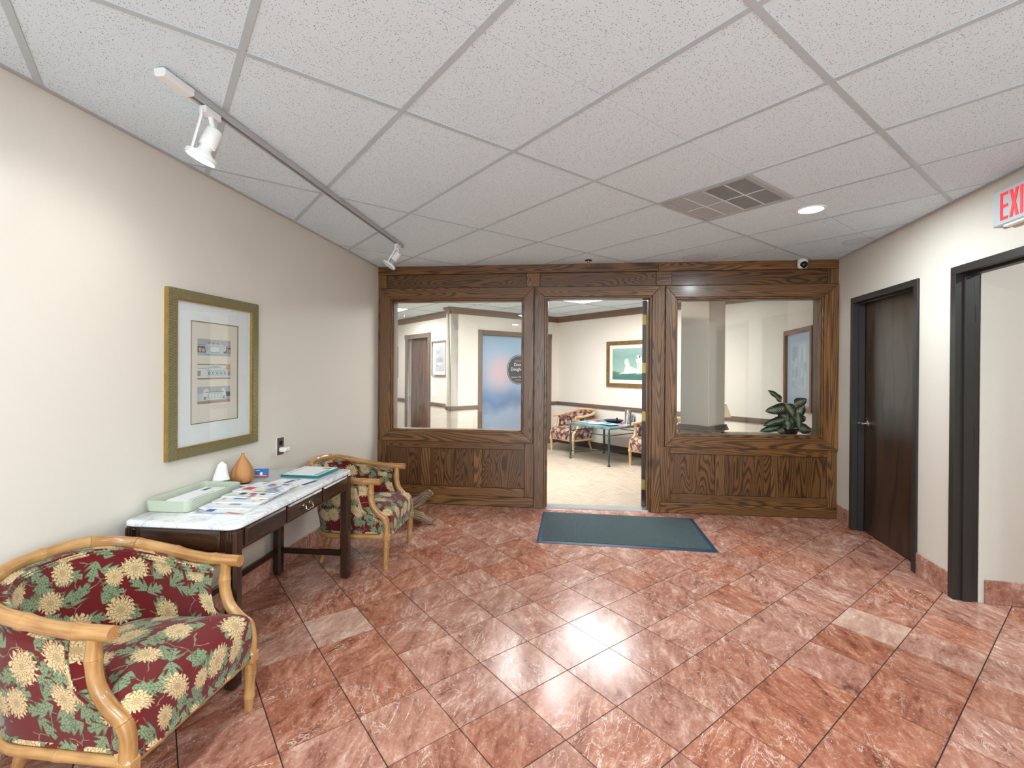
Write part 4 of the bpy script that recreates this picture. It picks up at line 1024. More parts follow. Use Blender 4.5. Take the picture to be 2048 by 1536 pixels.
    for sg in (-1, 1):
        pts = catmull([(x, sg * .281, z) for x, z in POST], 6)
        obj('arm_post', bamboo(pts, .0235, [.17, .70], 14, 1.0, (.92, 1.08)), frame, root)
        obj('corner_block', G().box(-.020, .034, sg * .281 - .026, sg * .281 + .026, .205, .262, .01), frame, root)
        obj('front_leg', bamboo([(.006, sg * .281, .225), (.004, sg * .281, .12), (0, sg * .281, 0.0)], .0245, [.28, .72], 14, 1.0, (1.0, .72)), frame, root)
        obj('rear_leg', bamboo(catmull([(-.47, sg * .196, .235), (-.485, sg * .202, .15), (-.515, sg * .212, .06), (-.535, sg * .218, 0.0)], 5), .023, [.4], 12, 1.0, (1.0, .72)), frame, root)
    return root
chair_a = make_chair('tapestry_red', 'bamboo_honey')
chair_a.matrix_basis = FM(-1.168, 1.745, math.atan2(-.13, .9915))
tag(chair_a, 'red floral tapestry armchair with bamboo frame at the near end of the marble console', 'armchair', 'red floral armchairs')
chair_b = copy_tree(chair_a); chair_b.matrix_basis = FM(-.899, 3.737, math.radians(-5.4))
tag(chair_b, 'red floral tapestry armchair between the marble console and the oak wall', 'armchair', 'red floral armchairs')
chair_c = make_chair('tapestry_burgundy', 'bamboo_pale')
chair_c.matrix_basis = FM(.905, 8.36, math.radians(-142.5))
tag(chair_c, 'burgundy floral waiting room armchair behind the green iron table, fully visible through the doorway', 'armchair', 'burgundy waiting room armchairs')
chair_d = copy_tree(chair_c); chair_d.matrix_basis = FM(2.02, 7.05, math.radians(-142.5))
tag(chair_d, 'burgundy floral waiting room armchair cut off by the brass hinged door', 'armchair', 'burgundy waiting room armchairs')
# ------------------------------------------------------------------ marble topped console
TT = 0.762
TBM = FM(-1.476, 2.759, math.radians(84.5))           # x along the length (away), +y towards the wall
def rrect(x0, x1, y0, y1, r, n=6):
    P = []
    for cx, cy, a in ((x1 - r, y0 + r, -PI / 2), (x1 - r, y1 - r, 0), (x0 + r, y1 - r, PI / 2), (x0 + r, y0 + r, PI)):
        for k in range(n + 1): b = a + PI / 2 * k / n; P.append((cx + r * math.cos(b), cy + r * math.sin(b)))
    return P
tb = empty('console_table', TBM)
tag(tb, 'dark mahogany console table with white marble top against the cream wall', 'table')
def slab(poly_fn, zs):       # stacked rounded outlines [(inset, z)]
    g = G(); rows = [[(p[0], p[1], z) for p in poly_fn(i)] for i, z in zs]
    n = len(rows[0]); V = [p for r in rows for p in r]; F = [tuple(range(n - 1, -1, -1)), tuple((len(rows) - 1) * n + k for k in range(n))]
    for i in range(len(rows) - 1):
        for j in range(n): F.append((i * n + j, i * n + (j + 1) % n, (i + 1) * n + (j + 1) % n, (i + 1) * n + j))
    return g.add(V, F)
o = obj('marble_top', slab(lambda i: rrect(-.612 + i, .612 - i, -.288 + i, .288 - i, .05), [(.008, TT - .026), (.001, TT - .02), (0, TT - .012), (.002, TT - .004), (.008, TT)]), 'white_marble', tb)
o['label'] = 'white marble slab with grey veins'
for x in (-.577, .577):
    for y in (-.25, .25):
        g = G().box(x - .030, x + .030, y - .030, y + .030, 0.0, TT - .026, .012)
        obj('leg', g, 'mahogany', tb)
        s_ = -1 if y < 0 else 1
for x in (-.577, .577):
    for y in (-.25, .25):
        sx = -1 if x < 0 else 1
        obj('leg_reed', G().tube([(x + sx * .0302, y - .008, .02), (x + sx * .0302, y - .008, TT - .03)], .003, 6).tube([(x + sx * .0302, y + .008, .02), (x + sx * .0302, y + .008, TT - .03)], .003, 6), 'mahogany', tb)
AZ0 = .632
obj('front_apron', G().box(-.55, .55, -.272, -.25, AZ0, TT - .026), 'mahogany', tb)
obj('rear_apron', G().box(-.55, .55, .25, .272, AZ0, TT - .026), 'mahogany', tb)
for sx in (-1, 1):
    ap = obj('end_apron', G().box(sx * .577, sx * .597, -.222, .222, AZ0, TT - .026), 'mahogany', tb)
    obj('raised_panel', slab(lambda i: [(-.20 + i, -.047 + i), (.20 - i, -.047 + i), (.20 - i, .047 - i), (-.20 + i, .047 - i)], [(0, 0), (0, .004), (.012, .010)]), 'mahogany', ap,
        TR(sx * .597, 0, .684) @ (RZ(PI / 2 * sx) @ RX(PI / 2)), grain=0)
for x0, x1, nm, z0 in ((-.535, -.205, 'drawer_front', .645), (-.188, .182, 'drawer_front', .640), (.200, .535, 'drawer_front', .645)):
    cx, hw, hh = (x0 + x1) / 2, (x1 - x0) / 2, (.732 - z0) / 2
    dw = obj(nm, slab(lambda i: [(-hw + i, -hh + i), (hw - i, -hh + i), (hw - i, hh - i), (-hw + i, hh - i)], [(0, 0), (0, .006), (.010, .014)]), 'mahogany', tb, TR(cx, -.272, (.732 + z0) / 2) @ RX(PI / 2), grain=0)
    if abs(cx) < .05:
        hd = G()
        for s_ in (-1, 1): hd.lathe([(.012, 0), (.011, .004), (.005, .006), (.005, .016)], 12, TR(s_ * .034, .004, .014))
        hd.tube(catmull([(-.034, .004, .028), (-.036, -.016, .034), (-.022, -.022, .036), (0, -.017, .036), (.022, -.022, .036), (.036, -.016, .034), (.034, .004, .028)], 5), .0035, 8)
        obj('bail_handle', hd, 'pewter', dw)
for x in (-.577, .577): obj('end_stretcher', G().box(x - .012, x + .012, -.222, .222, .155, .195, .004), 'mahogany', tb)
obj('rear_stretcher', G().box(-.548, .548, .238, .262, .155, .195, .004), 'mahogany', tb)

# ------------------------------------------------------------------ things on the console (table coordinates)
ZT = TT + .0004
def on_table(name, x, y, z=0.0, a=0.0): return empty(name, TBM @ TR(x, y, ZT + z) @ RZ(a))
# sage letter tray with papers
tr = on_table('letter_tray', -.262, .192, 0, math.radians(1.5))
tag(tr, 'sage green plastic letter tray full of papers on the console', 'tray')
obj('tray_base', slab(lambda i: rrect(-.205 + i, .205 - i, -.116 + i, .116 - i, .03), [(.008, 0), (.003, .004)]), 'sage_plastic', tr)
def tray_wall():
    g = G(); rows = []
    for i, z, r in ((.003, .004, .03), (0, .02, .03), (-.003, .056, .032), (.001, .058, .03), (.004, .054, .028), (.007, .006, .026)):
        rows.append([(p[0], p[1], z) for p in rrect(-.205 + i, .205 - i, -.116 + i, .116 - i, r)])
    return g.grid(rows, None, close_u=True)
obj('tray_rim', tray_wall(), 'sage_plastic', tr)
random.seed(5)
for k, (x, y, a, m_) in enumerate(((-.03, .01, .05, 'paper_white'), (.02, -.015, -.06, 'paper_white'), (-.01, -.01, .04, 'print_ivory'), (.035, .0, -.03, 'paper_white'))):
    p = obj('paper_sheet', G().box(-.14, .14, -.085, .085, 0, .006, .001), m_, None, TBM @ TR(-.262 + x, .192 + y, ZT + .0055 + k * .0068) @ RZ(math.radians(1.5) + a))
    tag(p, ['bottom white paper stack in the sage letter tray', 'second white paper stack in the sage letter tray', 'ivory paper stack in the sage letter tray', 'topmost white paper stack in the sage letter tray'][k], 'paper', 'papers in the letter tray')
    if k in (1, 3): obj('printed_lines', G().box(-.12, .02, -.05, -.045, .0061, .0064).box(-.12, .06, -.03, -.026, .0061, .0064).box(.06, .12, .03, .055, .0061, .0064), 'dark_print', p)
# magazines: overlapping fan
mags = [(-.386, -.078, .030, [('indigo_ink', (-.09, -.02, -.06, .03)), ('orange_ink', (.0, .10, -.02, .06)), ('blue_ink', (-.10, .11, -.085, -.07))], 'lowest glossy magazine with indigo and orange cover near the console corner'),
        (-.302, -.072, .05, [('red_ink', (-.11, -.08, -.03, .05)), ('grey_print', (-.02, .08, -.05, .05))], 'white covered magazine second in the overlapping row'),
        (-.222, -.074, .045, [('blue_ink', (-.06, .06, -.05, .0)), ('red_ink', (.08, .11, -.03, .03)), ('yellow_ink', (-.10, -.08, -.04, .05))], 'magazine with blue band third in the overlapping row'),
        (-.152, -.078, -.02, [('black_ink', (-.08, -.02, -.06, .05)), ('red_ink', (-.02, .04, -.05, .03)), ('black_ink', (.05, .10, -.05, .04)), ('mint_ink', (-.12, .12, -.09, -.075))], 'magazine with black and red cover fourth in the row'),
        (-.072, -.082, -.09, [('red_ink', (-.11, -.02, -.07, .02)), ('yellow_ink', (.0, .08, -.085, -.03)), ('red_ink', (-.03, .03, .05, .10)), ('blue_ink', (.05, .13, .06, .10)), ('grey_print', (.04, .09, -.01, .05))], 'topmost magazine with red and yellow cover')]
for k, (x, y, a, inks, lab) in enumerate(mags):
    r = empty('magazine', TBM @ TR(x, y, ZT + .0004 + k * .0072) @ RZ(a - PI / 2))
    tag(r, lab, 'magazine', 'magazines on the console')
    obj('pages', G().box(-.132, .130, -.100, .10, .0006, .0056), 'paper_white', r)
    obj('cover', G().box(-.135, .133, -.103, .103, .0056, .0064).box(-.135, .133, -.103, .103, 0, .0006).box(-.1356, -.135, -.103, .103, 0, .0064), 'glossy_cover', r)
    for m_, (a0, a1, b0, b1) in [(q[0], (q[1][0] * .9, q[1][0] * .9 + (q[1][1] - q[1][0]) * .6, q[1][2], q[1][2] + (q[1][3] - q[1][2]) * .6)) for q in inks]: obj('cover_print', G().box(a0, a1, b0, b1, .0064, .0066), m_, r)
# small lamp with frosted hood
lp = on_table('hood_lamp', .015, .262); tag(lp, 'small lamp with frosted white pointed hood and dark base on the console', 'lamp')
obj('lamp_foot', G().lathe([(.040, 0), (.040, .012), (.036, .016)], 24), 'clear_acrylic', lp)
obj('lamp_stem', G().lathe([(.026, .016), (.025, .05), (.020, .055)], 20), 'black_plastic', lp)
g = G(); rows = []
for k in range(13):
    z = .050 + .105 * k / 12; rr = .021 + .025 * (1 - k / 12) ** 1.25 if k < 11 else (.013 if k == 11 else .005)
    rows.append([((rr * (1 + .05 * math.sin(3 * 2 * PI * j / 28 + k * .45))) * math.cos(2 * PI * j / 28) + .004 * k / 12, rr * (1 + .05 * math.sin(3 * 2 * PI * j / 28 + k * .45)) * math.sin(2 * PI * j / 28), z) for j in range(28)])
g.grid(rows, None, close_u=True); g.add([rows[-1][j] for j in range(28)], [tuple(range(28))])
obj('lamp_hood', g, 'frosted_white', lp, ang=60)
# wooden diffuser
df = on_table('aroma_diffuser', .140, .215); tag(df, 'teardrop shaped light wood aroma diffuser on the console', 'diffuser')
obj('diffuser_body', G().lathe([(.044, .006), (.057, .014), (.065, .030), (.067, .048), (.063, .072), (.054, .096), (.041, .120), (.028, .142), (.017, .160), (.010, .172), (.0085, .185), (.004, .1855)], 36), 'blond_wood', df, grain=2)
obj('diffuser_foot', G().lathe([(.044, 0), (.046, .006)], 28), 'black_plastic', df)
obj('label_slot', G().box(-.012, .012, -.0022, 0, -.003, .003, .001), 'bronze_frame', df, TR(-.062, -.028, .026) @ RZ(math.radians(-65)))
# card holder
ch = on_table('card_holder', .283, .190, 0, math.radians(-78)); tag(ch, 'clear card holder with blue and red business cards on the console', 'card holder')
obj('holder', G().box(-.047, .047, -.02, .02, 0, .004).box(-.047, .047, .010, .013, .004, .03).box(-.047, .047, -.013, -.011, .004, .018), 'clear_acrylic', ch)
TLT = TR(0, -.004, .006) @ RX(math.radians(-12))
cb = obj('business_card', G().box(-.0445, .0445, 0, .008, 0, .053), 'blue_card', ch, TLT)
obj('card_band', G().box(-.0445, .0445, -.0004, 0, .002, .018), 'red_card', cb)
obj('card_emblem', G().lathe([(.010, 0), (.010, .0006)], 20, TR(.002, 0, .021) @ RX(PI / 2)), 'paper_white', cb)
obj('card_text', G().box(-.036, .036, -.0008, -.0004, .006, .0105).box(-.036, -.006, -.0008, -.0002, .040, .0425), 'paper_white', cb)
# loose flyers and the folder stack
def flyer(x0, y0, w, d, a, z, strips, lab, nm='flyer', grp='loose flyers on the console'):
    r = obj(nm, G().box(-w / 2, w / 2, -d / 2, d / 2, 0, .0012), 'paper_white', None, TBM @ TR(x0, y0, ZT + z) @ RZ(a)); tag(r, lab, 'flyer', grp)
    for m_, (a0, a1, b0, b1) in strips: obj('printed_band', G().box(a0, a1, b0, b1, .0012, .0014), m_, r)
    return r
flyer(.075, .045, .15, .12, -.12, .0005, [('slate_strip', (-.06, .074, -.056, -.036)), ('sky_print', (-.05, .05, .0, .04))], 'white flyer with slate blue band beside the magazines')
flyer(.190, -.010, .15, .12, -.18, .0005, [('violet_strip', (-.055, .06, -.056, -.030))], 'white flyer with violet band in the middle of the console')
flyer(.190, -.150, .16, .13, -.20, .0005, [('navy_strip', (-.06, .074, -.062, -.032))], 'white flyer with navy band by the console front edge')
flyer(.060, -.105, .15, .12, -.20, .0022, [('slate_strip', (-.05, .07, -.056, -.034))], 'white flyer with grey blue band next to the top magazine')
flyer(.040, .155, .12, .09, .25, .0005, [('blue_ink', (-.03, .02, -.02, .02)), ('slate_strip', (-.05, .0, .03, .04))], 'small blue printed card in front of the wooden diffuser')
fd = flyer(.452, -.060, .27, .275, -.03, .0005, [], 'teal folder under papers at the far end of the console', 'folder', None)
fd.data = G().box(-.135, .135, -.1375, .1375, 0, .006, .002).mesh('folder', 'teal_folder'); fd['category'] = 'folder'
f2 = flyer(.456, -.058, .268, .27, -.06, .0070, [], 'second teal folder lying on the folder stack', 'folder', None); f2.data = G().box(-.134, .134, -.135, .135, 0, .006, .002).mesh('folder', 'teal_folder'); f2['category'] = 'folder'
f3 = flyer(.462, -.055, .262, .25, -.05, .0134, [('mint_ink', (-.12, .05, -.12, -.09)), ('olive_strip', (.07, .11, -.10, -.04)), ('olive_strip', (-.125, .11, .095, .102))], 'printed white booklet on top of the teal folders', 'booklet', None); f3['category'] = 'booklet'

# ------------------------------------------------------------------ framed print on the left wall
def LFp(s_, y, z): return LF @ TR(s_, y, z)
pf = empty('framed_print', LF @ TR(2.399, 0.0015, 1.445)); tag(pf, 'large framed print of three architectural friezes above the console', 'picture')
PW, PH = .356, .462
def frame_bar(root, name, w, h, fw, y0, y1, mat):
    for pl, a in (([(-w, -h), (w, -h), (w - fw, -h + fw), (-w + fw, -h + fw)], 0), ([(-w, h), (-w + fw, h - fw), (w - fw, h - fw), (w, h)], 0), ([(-w, -h), (-w + fw, -h + fw), (-w + fw, h - fw), (-w, h)], 2), ([(w, -h), (w, h), (w - fw, h - fw), (w - fw, -h + fw)], 2)):
        obj(name, G().plate_xz(ccw(pl), y0, y1), mat, root, grain=a)
frame_bar(pf, 'frame_bar', PW, PH, .052, .018, .027, 'gilt_frame')
frame_bar(pf, 'frame_side', PW, PH, .05, .0, .018, 'gold_leaf')
frame_bar(pf, 'sight_edge', PW - .050, PH - .050, .010, .012, .024, 'gold_leaf')
def art(root, x0, x1, z0, z1, y, mat, name): return obj(name, G().box(x0, x1, y, y + .001, z0, z1), mat, root)
# mat board with a window
MW0, MW1, MZ0, MZ1 = -.187, .190, -.287, .302
g = G(); w_, h_ = PW - .055, PH - .055
for x0, x1, z0, z1 in ((-w_, MW0, -h_, h_), (MW1, w_, -h_, h_), (MW0, MW1, -h_, MZ0), (MW0, MW1, MZ1, h_)): g.box(x0, x1, .0055, .0075, z0, z1)
obj('mat_board', g, 'mat_board', pf, smooth=False)
frame_bar_root = pf
g = G()
for x0, x1, z0, z1 in ((MW0, MW0 + .004, MZ0, MZ1), (MW1 - .004, MW1, MZ0, MZ1), (MW0, MW1, MZ0, MZ0 + .004), (MW0, MW1, MZ1 - .004, MZ1)): g.box(x0, x1, .005, .0078, z0, z1)
obj('mat_bevel', g, 'gold_leaf', pf, smooth=False)
obj('print_sheet', G().box(MW0, MW1, .002, .0030, MZ0, MZ1), 'print_ivory', pf, smooth=False)
def shapes(root, name, items, y, M=None):      # flat printed shapes, layered by 0.1 mm
    mats = []; g = G()
    for k, (m_, pl) in enumerate(items):
        if m_ not in mats: mats.append(m_)
        y0 = y + k * 1.2e-4; P = [(-p[0], y0, p[1]) for p in pl]
        g.add(P, [tuple(range(len(P)))], None, M, mats.index(m_))
    o = obj(name, g, mats, root, smooth=False); return o
def R4(x0, x1, z0, z1): return [(x0, z0), (x1, z0), (x1, z1), (x0, z1)]
def ell(cx, cz, a, b, n=16): return [(cx + a * math.cos(2 * PI * k / n), cz + b * math.sin(2 * PI * k / n)) for k in range(n)]
# (x measured to the viewer's right)
def scroll(cx, cz, r, m1, m2): return [(m1, ell(cx, cz, r, r)), (m2, ell(cx, cz, r * .68, r * .68)), (m1, ell(cx + r * .12, cz, r * .4, r * .4)), (m2, ell(cx + r * .12, cz, r * .18, r * .18))]
it = [('stone_print', R4(-.138, .125, .106, .203)), ('grey_print', R4(-.138, .125, .166, .170)), ('dark_print', R4(-.138, -.07, .124, .160)), ('dark_print', R4(.06, .125, .124, .160)),
      ('blush_print', ell(-.12, .14, .012, .014)), ('blush_print', ell(-.095, .138, .012, .012)), ('sepia_print', ell(.10, .14, .012, .016)), ('blush_print', ell(.118, .138, .008, .013)),
      ('sky_print', [(-.075, .118), (.06, .118), (.075, .168), (.05, .176), (-.06, .176), (-.085, .166)]), ('pale_blue_print', ell(-.008, .145, .045, .022)), ('cream_stone', ell(-.008, .145, .038, .017)), ('grey_print', R4(-.04, .03, .122, .127)),
      ('sepia_print', ell(-.05, .182, .010, .007)), ('sepia_print', ell(-.02, .180, .012, .006)), ('sepia_print', ell(.015, .180, .010, .006)), ('sky_print', ell(.07, .15, .014, .016)), ('pale_blue_print', ell(-.07, .15, .012, .016))]
shapes(pf, 'frieze_print', it, .0032)
it = [('cream_stone', R4(-.138, .123, -.036, .062)), ('sepia_print', R4(-.138, .123, .050, .058)), ('blush_print', R4(.085, .123, .022, .058)), ('sepia_print', R4(-.138, .123, .030, .033)), ('sepia_print', R4(-.138, .123, -.034, -.024)), ('grey_print', R4(-.138, -.115, -.014, .018)), ('grey_print', R4(.10, .123, -.014, .018)),
      ('sky_print', [(-.08, .030), (.075, .030), (0, .056)]), ('stone_print', [(-.055, .033), (.05, .033), (0, .050)]), ('pale_blue_print', R4(-.065, .09, -.016, .024))]
for x in (-.05, -.02, .012, .045, .075): it += scroll(x, .003, .015, 'cream_stone', 'slate_strip')
shapes(pf, 'frieze_print', it, .0032)
it = [('stone_print', R4(-.138, .122, -.176, -.076)), ('sky_print', R4(-.138, -.09, -.158, -.115)), ('sepia_print', R4(-.138, .122, -.176, -.160)), ('dark_print', R4(.085, .122, -.14, -.112)), ('cream_stone', R4(-.075, .06, -.155, -.108)), ('pale_blue_print', R4(-.062, .048, -.148, -.116)),
      ('cream_stone', [(-.11, -.155), (-.07, -.155), (-.05, -.10), (-.07, -.085), (-.09, -.095)]), ('cream_stone', [(.06, -.155), (.09, -.15), (.08, -.10), (.06, -.085), (.045, -.10)]), ('grey_print', R4(-.08, .065, -.112, -.106))]
for x in (-.045, -.02, .005, .03): it.append(('cream_stone', R4(x - .008, x + .008, -.144, -.12)))
it += scroll(-.082, -.145, .016, 'cream_stone', 'dark_print') + scroll(.068, -.145, .016, 'cream_stone', 'slate_strip')
shapes(pf, 'frieze_print', it, .0032)
obj('glazing', G().box(-w_ - .006, w_ + .006,   .0095, .0110, -h_ - .006, h_ + .006), 'clear_glass', pf, smooth=False)
# outlet with plug-in
ot = empty('wall_outlet', LF @ TR(1.759, 0.0, .905)); tag(ot, 'steel wall outlet with a white plug-in adapter above the console', 'outlet')
obj('outlet_plate', G().box(-.040, .040, 0, .006, -.062, .062, .002), 'outlet_steel', ot)
obj('outlet_rim', G().box(-.043, .043, 0, .003, -.065, .065, .001), 'white_plastic', ot)
obj('socket_face', G().lathe([(.017, 0), (.017, .009)], 20, TR(0, 0, .024) @ RX(-PI / 2)), 'black_plastic', ot)
obj('plug_adapter', G().box(-.040, .030, .006, .062, -.040, -.006, .008), 'white_plastic', ot)
# ------------------------------------------------------------------ track lighting
TP0 = Vector((-1.319, 1.761, 0)); TP1 = Vector((-1.005, 4.235, 0)); td = (TP1 - TP0).normalized()
TRM = FM(TP0.x, TP0.y, math.atan2(td.y, td.x), H - .0035)
TL = (TP1 - TP0).length
tk = empty('lighting_track', TRM); tag(tk, 'white ceiling lighting track running along the console wall', 'track')
obj('track_rail', G().box(.10, TL, -.018, -.0085, -.026, 0).box(.10, TL, .0085, .018, -.026, 0).box(.10, TL, -.0085, .0085, -.012, 0).box(TL, TL + .006, -.018, .018, -.026, 0), 'tee_grey', tk)
obj('track_slot', G().box(.22, TL - .01, -.0084, .0084, -.0145, -.0121), 'black_slot', tk)
obj('feed_box', G().box(-.02, .13, -.024, .024, -.034, 0, .008), 'white_metal', tk)
def track_head(name, s_, axis, glow, lab):
    """adapter, yoke arm, lampholder and rim; axis = world direction the lamp points"""
    base = TRM @ Vector((s_, 0, -.0265)); r = empty(name, TR(*base)); tag(r, lab, 'track light', 'track spotlights')
    rot = td.to_track_quat('X', 'Z').to_matrix().to_4x4()
    obj('track_adapter', G().box(-.045, .045, -.016, .016, -.030, 0, .003), 'white_metal', r, rot)
    d = Vector(axis).normalized()
    J = Vector((0, 0, -.055))                      # pivot
    side = d.cross(Vector((0, 0, 1))).normalized()
    if side.dot(td) > 0: side = -side
    q = d.to_track_quat('Z', 'Y').to_matrix().to_4x4()
    S = TR(*(J + td * .035 + d * .015)) @ q         # lamp body frame, z along the beam
    obj('pivot_neck', G().tube([(0, 0, -.028), tuple(J + td * .01), tuple(J + td * .035 + d * .02)], .010, 10), 'white_metal', r)
    obj('lampholder', G().lathe([(.012, -.01), (.031, .0), (.033, .006), (.033, .075), (.031, .078)], 24), 'white_metal', r, S)
    obj('lamp_reflector', G().lathe([(.022, .078), (.026, .10), (.050, .128), (.052, .132)], 28, cap0=False, cap1=False), 'white_metal' if glow else 'grey_metal', r, S)
    obj('rim_ring', G().lathe([(.053, .120), (.062, .122), (.063, .140), (.056, .141), (.054, .136)], 32, cap0=False, cap1=False), 'white_metal', r, S)
    obj('lamp_face', G().lathe([(.0535, .131), (.0535, .135)], 32), 'lamp_glow' if glow else 'frosted_white', r, S)
    e = S @ Vector((0, 0, .128)); arm_end = Vector(e) - td * .058
    top = Vector((0, 0, -.022)) - td * .052
    obj('yoke_arm', G().tube([tuple(Vector((0, 0, -.016)) - td * .02), tuple(top), tuple(top + Vector((0, 0, -.03))), tuple(arm_end)], .0085, 8, squash=.4), 'white_metal', r)
    if glow:
        l = bpy.data.lights.new('spot_lamp', 'SPOT'); l.energy = 11; l.spot_size = math.radians(135); l.spot_blend = 1.0; l.shadow_soft_size = .05; l.color = (.98, .97, .94)
        lo = bpy.data.objects.new('spot_lamp', l); COL.objects.link(lo); lo.parent = r; lo.matrix_basis = S @ TR(0, 0, .145) @ RX(PI); lo['kind'] = 'helper'
    return r
track_head('track_spotlight', .235, (-.36, -.10, -.88), True, 'lit white track spotlight at the near end of the track')
track_head('track_spotlight', TL - .10, (-.55, -.15, -.80), False, 'unlit white track spotlight by the oak wall')
# ------------------------------------------------------------------ ceiling fittings
dl = empty('recessed_downlight', TR(DL[0], DL[1], H)); tag(dl, 'lit round recessed downlight in the lobby ceiling beside the air vent', 'downlight')
obj('downlight_trim', G().lathe([(.074, -.004), (.092, -.006), (.095, -.002), (.095, .0)], 40, cap0=False, cap1=False), 'white_metal', dl)
obj('downlight_lens', G().lathe([(.075, -.0045), (.075, -.001)], 40), 'downlight_glow', dl)
l = bpy.data.lights.new('downlight_lamp', 'AREA'); l.shape = 'DISK'; l.size = .15; l.energy = 32; l.color = (.84, .95, 1.0)
lo = bpy.data.objects.new('downlight_lamp', l); COL.objects.link(lo); lo.parent = dl; lo.location = (0, 0, -.01); lo['kind'] = 'helper'
# more of the same downlights and flat panels over the rear half of the lobby, behind the camera
for k, (x, y) in enumerate(((1.10, .35), (-.75, .55), (.75, -1.3), (-1.3, -1.4))):
    r = copy_tree(dl); r.location = (x, y, H)
    tag(r, ['recessed downlight over the front of the lobby by the corridor', 'recessed downlight over the near red armchair', 'recessed downlight at the rear of the lobby', 'recessed downlight at the rear corner of the lobby'][k], 'downlight', 'lobby downlights')
r = copy_tree(dl); r.location = (CW @ Vector((1.3, 1.1, H - .001)))[:3]  # unseen lamp added to brighten the corridor wall
tag(r, 'unseen downlight added to brighten the corridor beyond the open doorway', 'downlight', 'lobby downlights')
# return air vent
u0, n0 = 2 * PU, -PU
vt = empty('air_vent', CFm @ TR(u0 + PU / 2, -PU / 2, 0)); tag(vt, 'square return air grille in the lobby ceiling, half of it dark', 'vent')
hw = PU / 2 - .013
obj('vent_frame', G().box(-hw, hw, -hw, -hw + .026, -.006, .004).box(-hw, hw, hw - .026, hw, -.006, .004).box(-hw, -hw + .026, -hw + .026, hw - .026, -.006, .004).box(hw - .026, hw, -hw + .026, hw - .026, -.006, .004), 'tee_grey', vt)
ow = hw - .026
obj('duct_throat', G().box(-ow, ow, -ow, .005, .11, .112).box(-ow, ow, .005, .007, .009, .11).box(-ow, ow, -ow - .002, -ow, .009, .11).box(-ow - .002, -ow, -ow, .005, .009, .11).box(ow, ow + .002, -ow, .005, .009, .11), 'black_slot', vt)
obj('backing_plate', G().box(-ow, ow, .008, ow, -.0018, .006), 'tee_white', vt)
sl = G(); sq_ = [(-ow, -ow), (ow, -ow), (ow, ow), (-ow, ow)]
for k in range(-46, 47):
    c_ = k * .0088 / math.sqrt(2) * 2; hwid = .0016 * math.sqrt(2)
    pl = clip([(-1, -1 + c_ - hwid), (1, 1 + c_ - hwid), (1, 1 + c_ + hwid), (-1, -1 + c_ + hwid)], sq_)
    if pl: sl.prism(ccw(pl), -.003, .004)
so = obj('louvre_blades', sl, 'grey_metal', vt, smooth=False); so['kind'] = 'stuff'
obj('cross_bar', G().box(-.003, .003, -ow, ow, -.004, .006), 'white_metal', vt)
for x in (-.135, .0, .135): obj('cross_bar', G().box(-ow, ow, x - .003, x + .003, -.004, .006), 'white_metal', vt)
# sprinkler and dome camera
sp = empty('fire_sprinkler', TR(.776, 4.80, H)); tag(sp, 'small dark fire sprinkler hanging from the lobby ceiling over the doorway', 'sprinkler')
obj('escutcheon', G().lathe([(.020, -.008), (.038, -.004), (.038, 0)], 24), 'black_plastic', sp)
obj('sprinkler_body', G().lathe([(.010, -.030), (.012, -.008)], 14).tube([(-.010, 0, -.030), (-.012, 0, -.045), (0, 0, -.060)], .0025, 6).tube([(.010, 0, -.030), (.012, 0, -.045), (0, 0, -.060)], .0025, 6), 'pewter', sp)
obj('deflector', G().lathe([(.016, -.063), (.016, -.060)], 16), 'pewter', sp)
sp2 = empty('fire_sprinkler', TR(-2.05, 8.9, H2)); tag(sp2, 'small fire sprinkler on the waiting room ceiling seen through the window', 'sprinkler')
obj('escutcheon', G().lathe([(.020, -.008), (.038, -.004), (.038, 0)], 16), 'white_metal', sp2); obj('sprinkler_body', G().lathe([(.014, -.075), (.014, -.07), (.006, -.068), (.006, -.03), (.010, -.008)], 12), 'pewter', sp2)
cm = empty('dome_camera', BF @ TR(4.424, -.035, H - .004)); tag(cm, 'white dome security camera with dark lens at the top of the oak wall', 'camera')
obj('camera_base', G().lathe([(.030, -.09), (.042, -.078), (.047, -.055), (.047, -.012), (.043, 0)], 28), 'white_metal', cm)
obj('camera_dome', G().lathe([(.003, .040), (.016, .037), (.028, .029), (.036, .015), (.038, 0)], 24, TR(0, -.018, -.052) @ RX(math.radians(118))), 'black_plastic', cm)
# exit sign
ex = empty('exit_sign', RF @ TR(2.042, -.0005, 2.315)); tag(ex, 'grey exit sign with red letters above the open dark doorway', 'sign')
obj('sign_housing', G().box(0, .35, -.045, 0, 0, .205, .006), 'sign_grey', ex)
obj('sign_lip', G().box(.07, .35, -.040, -.004, -.014, 0, .003), 'white_plastic', ex)
def stroke(pl): return G().plate_xz(ccw(pl), -.0475, -.0445)
z0, z1, sw = .026, .178, .0165
xs = .060
g = G()
def ebox(x0, x1, a, b): g.plate_xz(ccw([(x0, a), (x1, a), (x1, b), (x0, b)]), -.0475, -.0445)
ebox(xs, xs + sw, z0, z1)
for a in (z0, (z0 + z1) / 2 - sw / 2, z1 - sw): ebox(xs + sw, xs + .052, a, a + sw)
obj('letter', g, 'red_sign', ex)
g = G(); x = .124; w = .060; zm = (z0 + z1) / 2
pl = [(x, z0), (x + .019, z0), (x + w / 2, zm - .022), (x + w - .019, z0), (x + w, z0), (x + w / 2 + .0105, zm), (x + w, z1), (x + w - .019, z1), (x + w / 2, zm + .022), (x + .019, z1), (x, z1), (x + w / 2 - .0105, zm)]
g.plate_xz(ccw(pl), -.0475, -.0445); obj('letter', g, 'red_sign', ex)
g = G(); ebox(.195, .195 + sw, z0, z1); obj('letter', g, 'red_sign', ex)
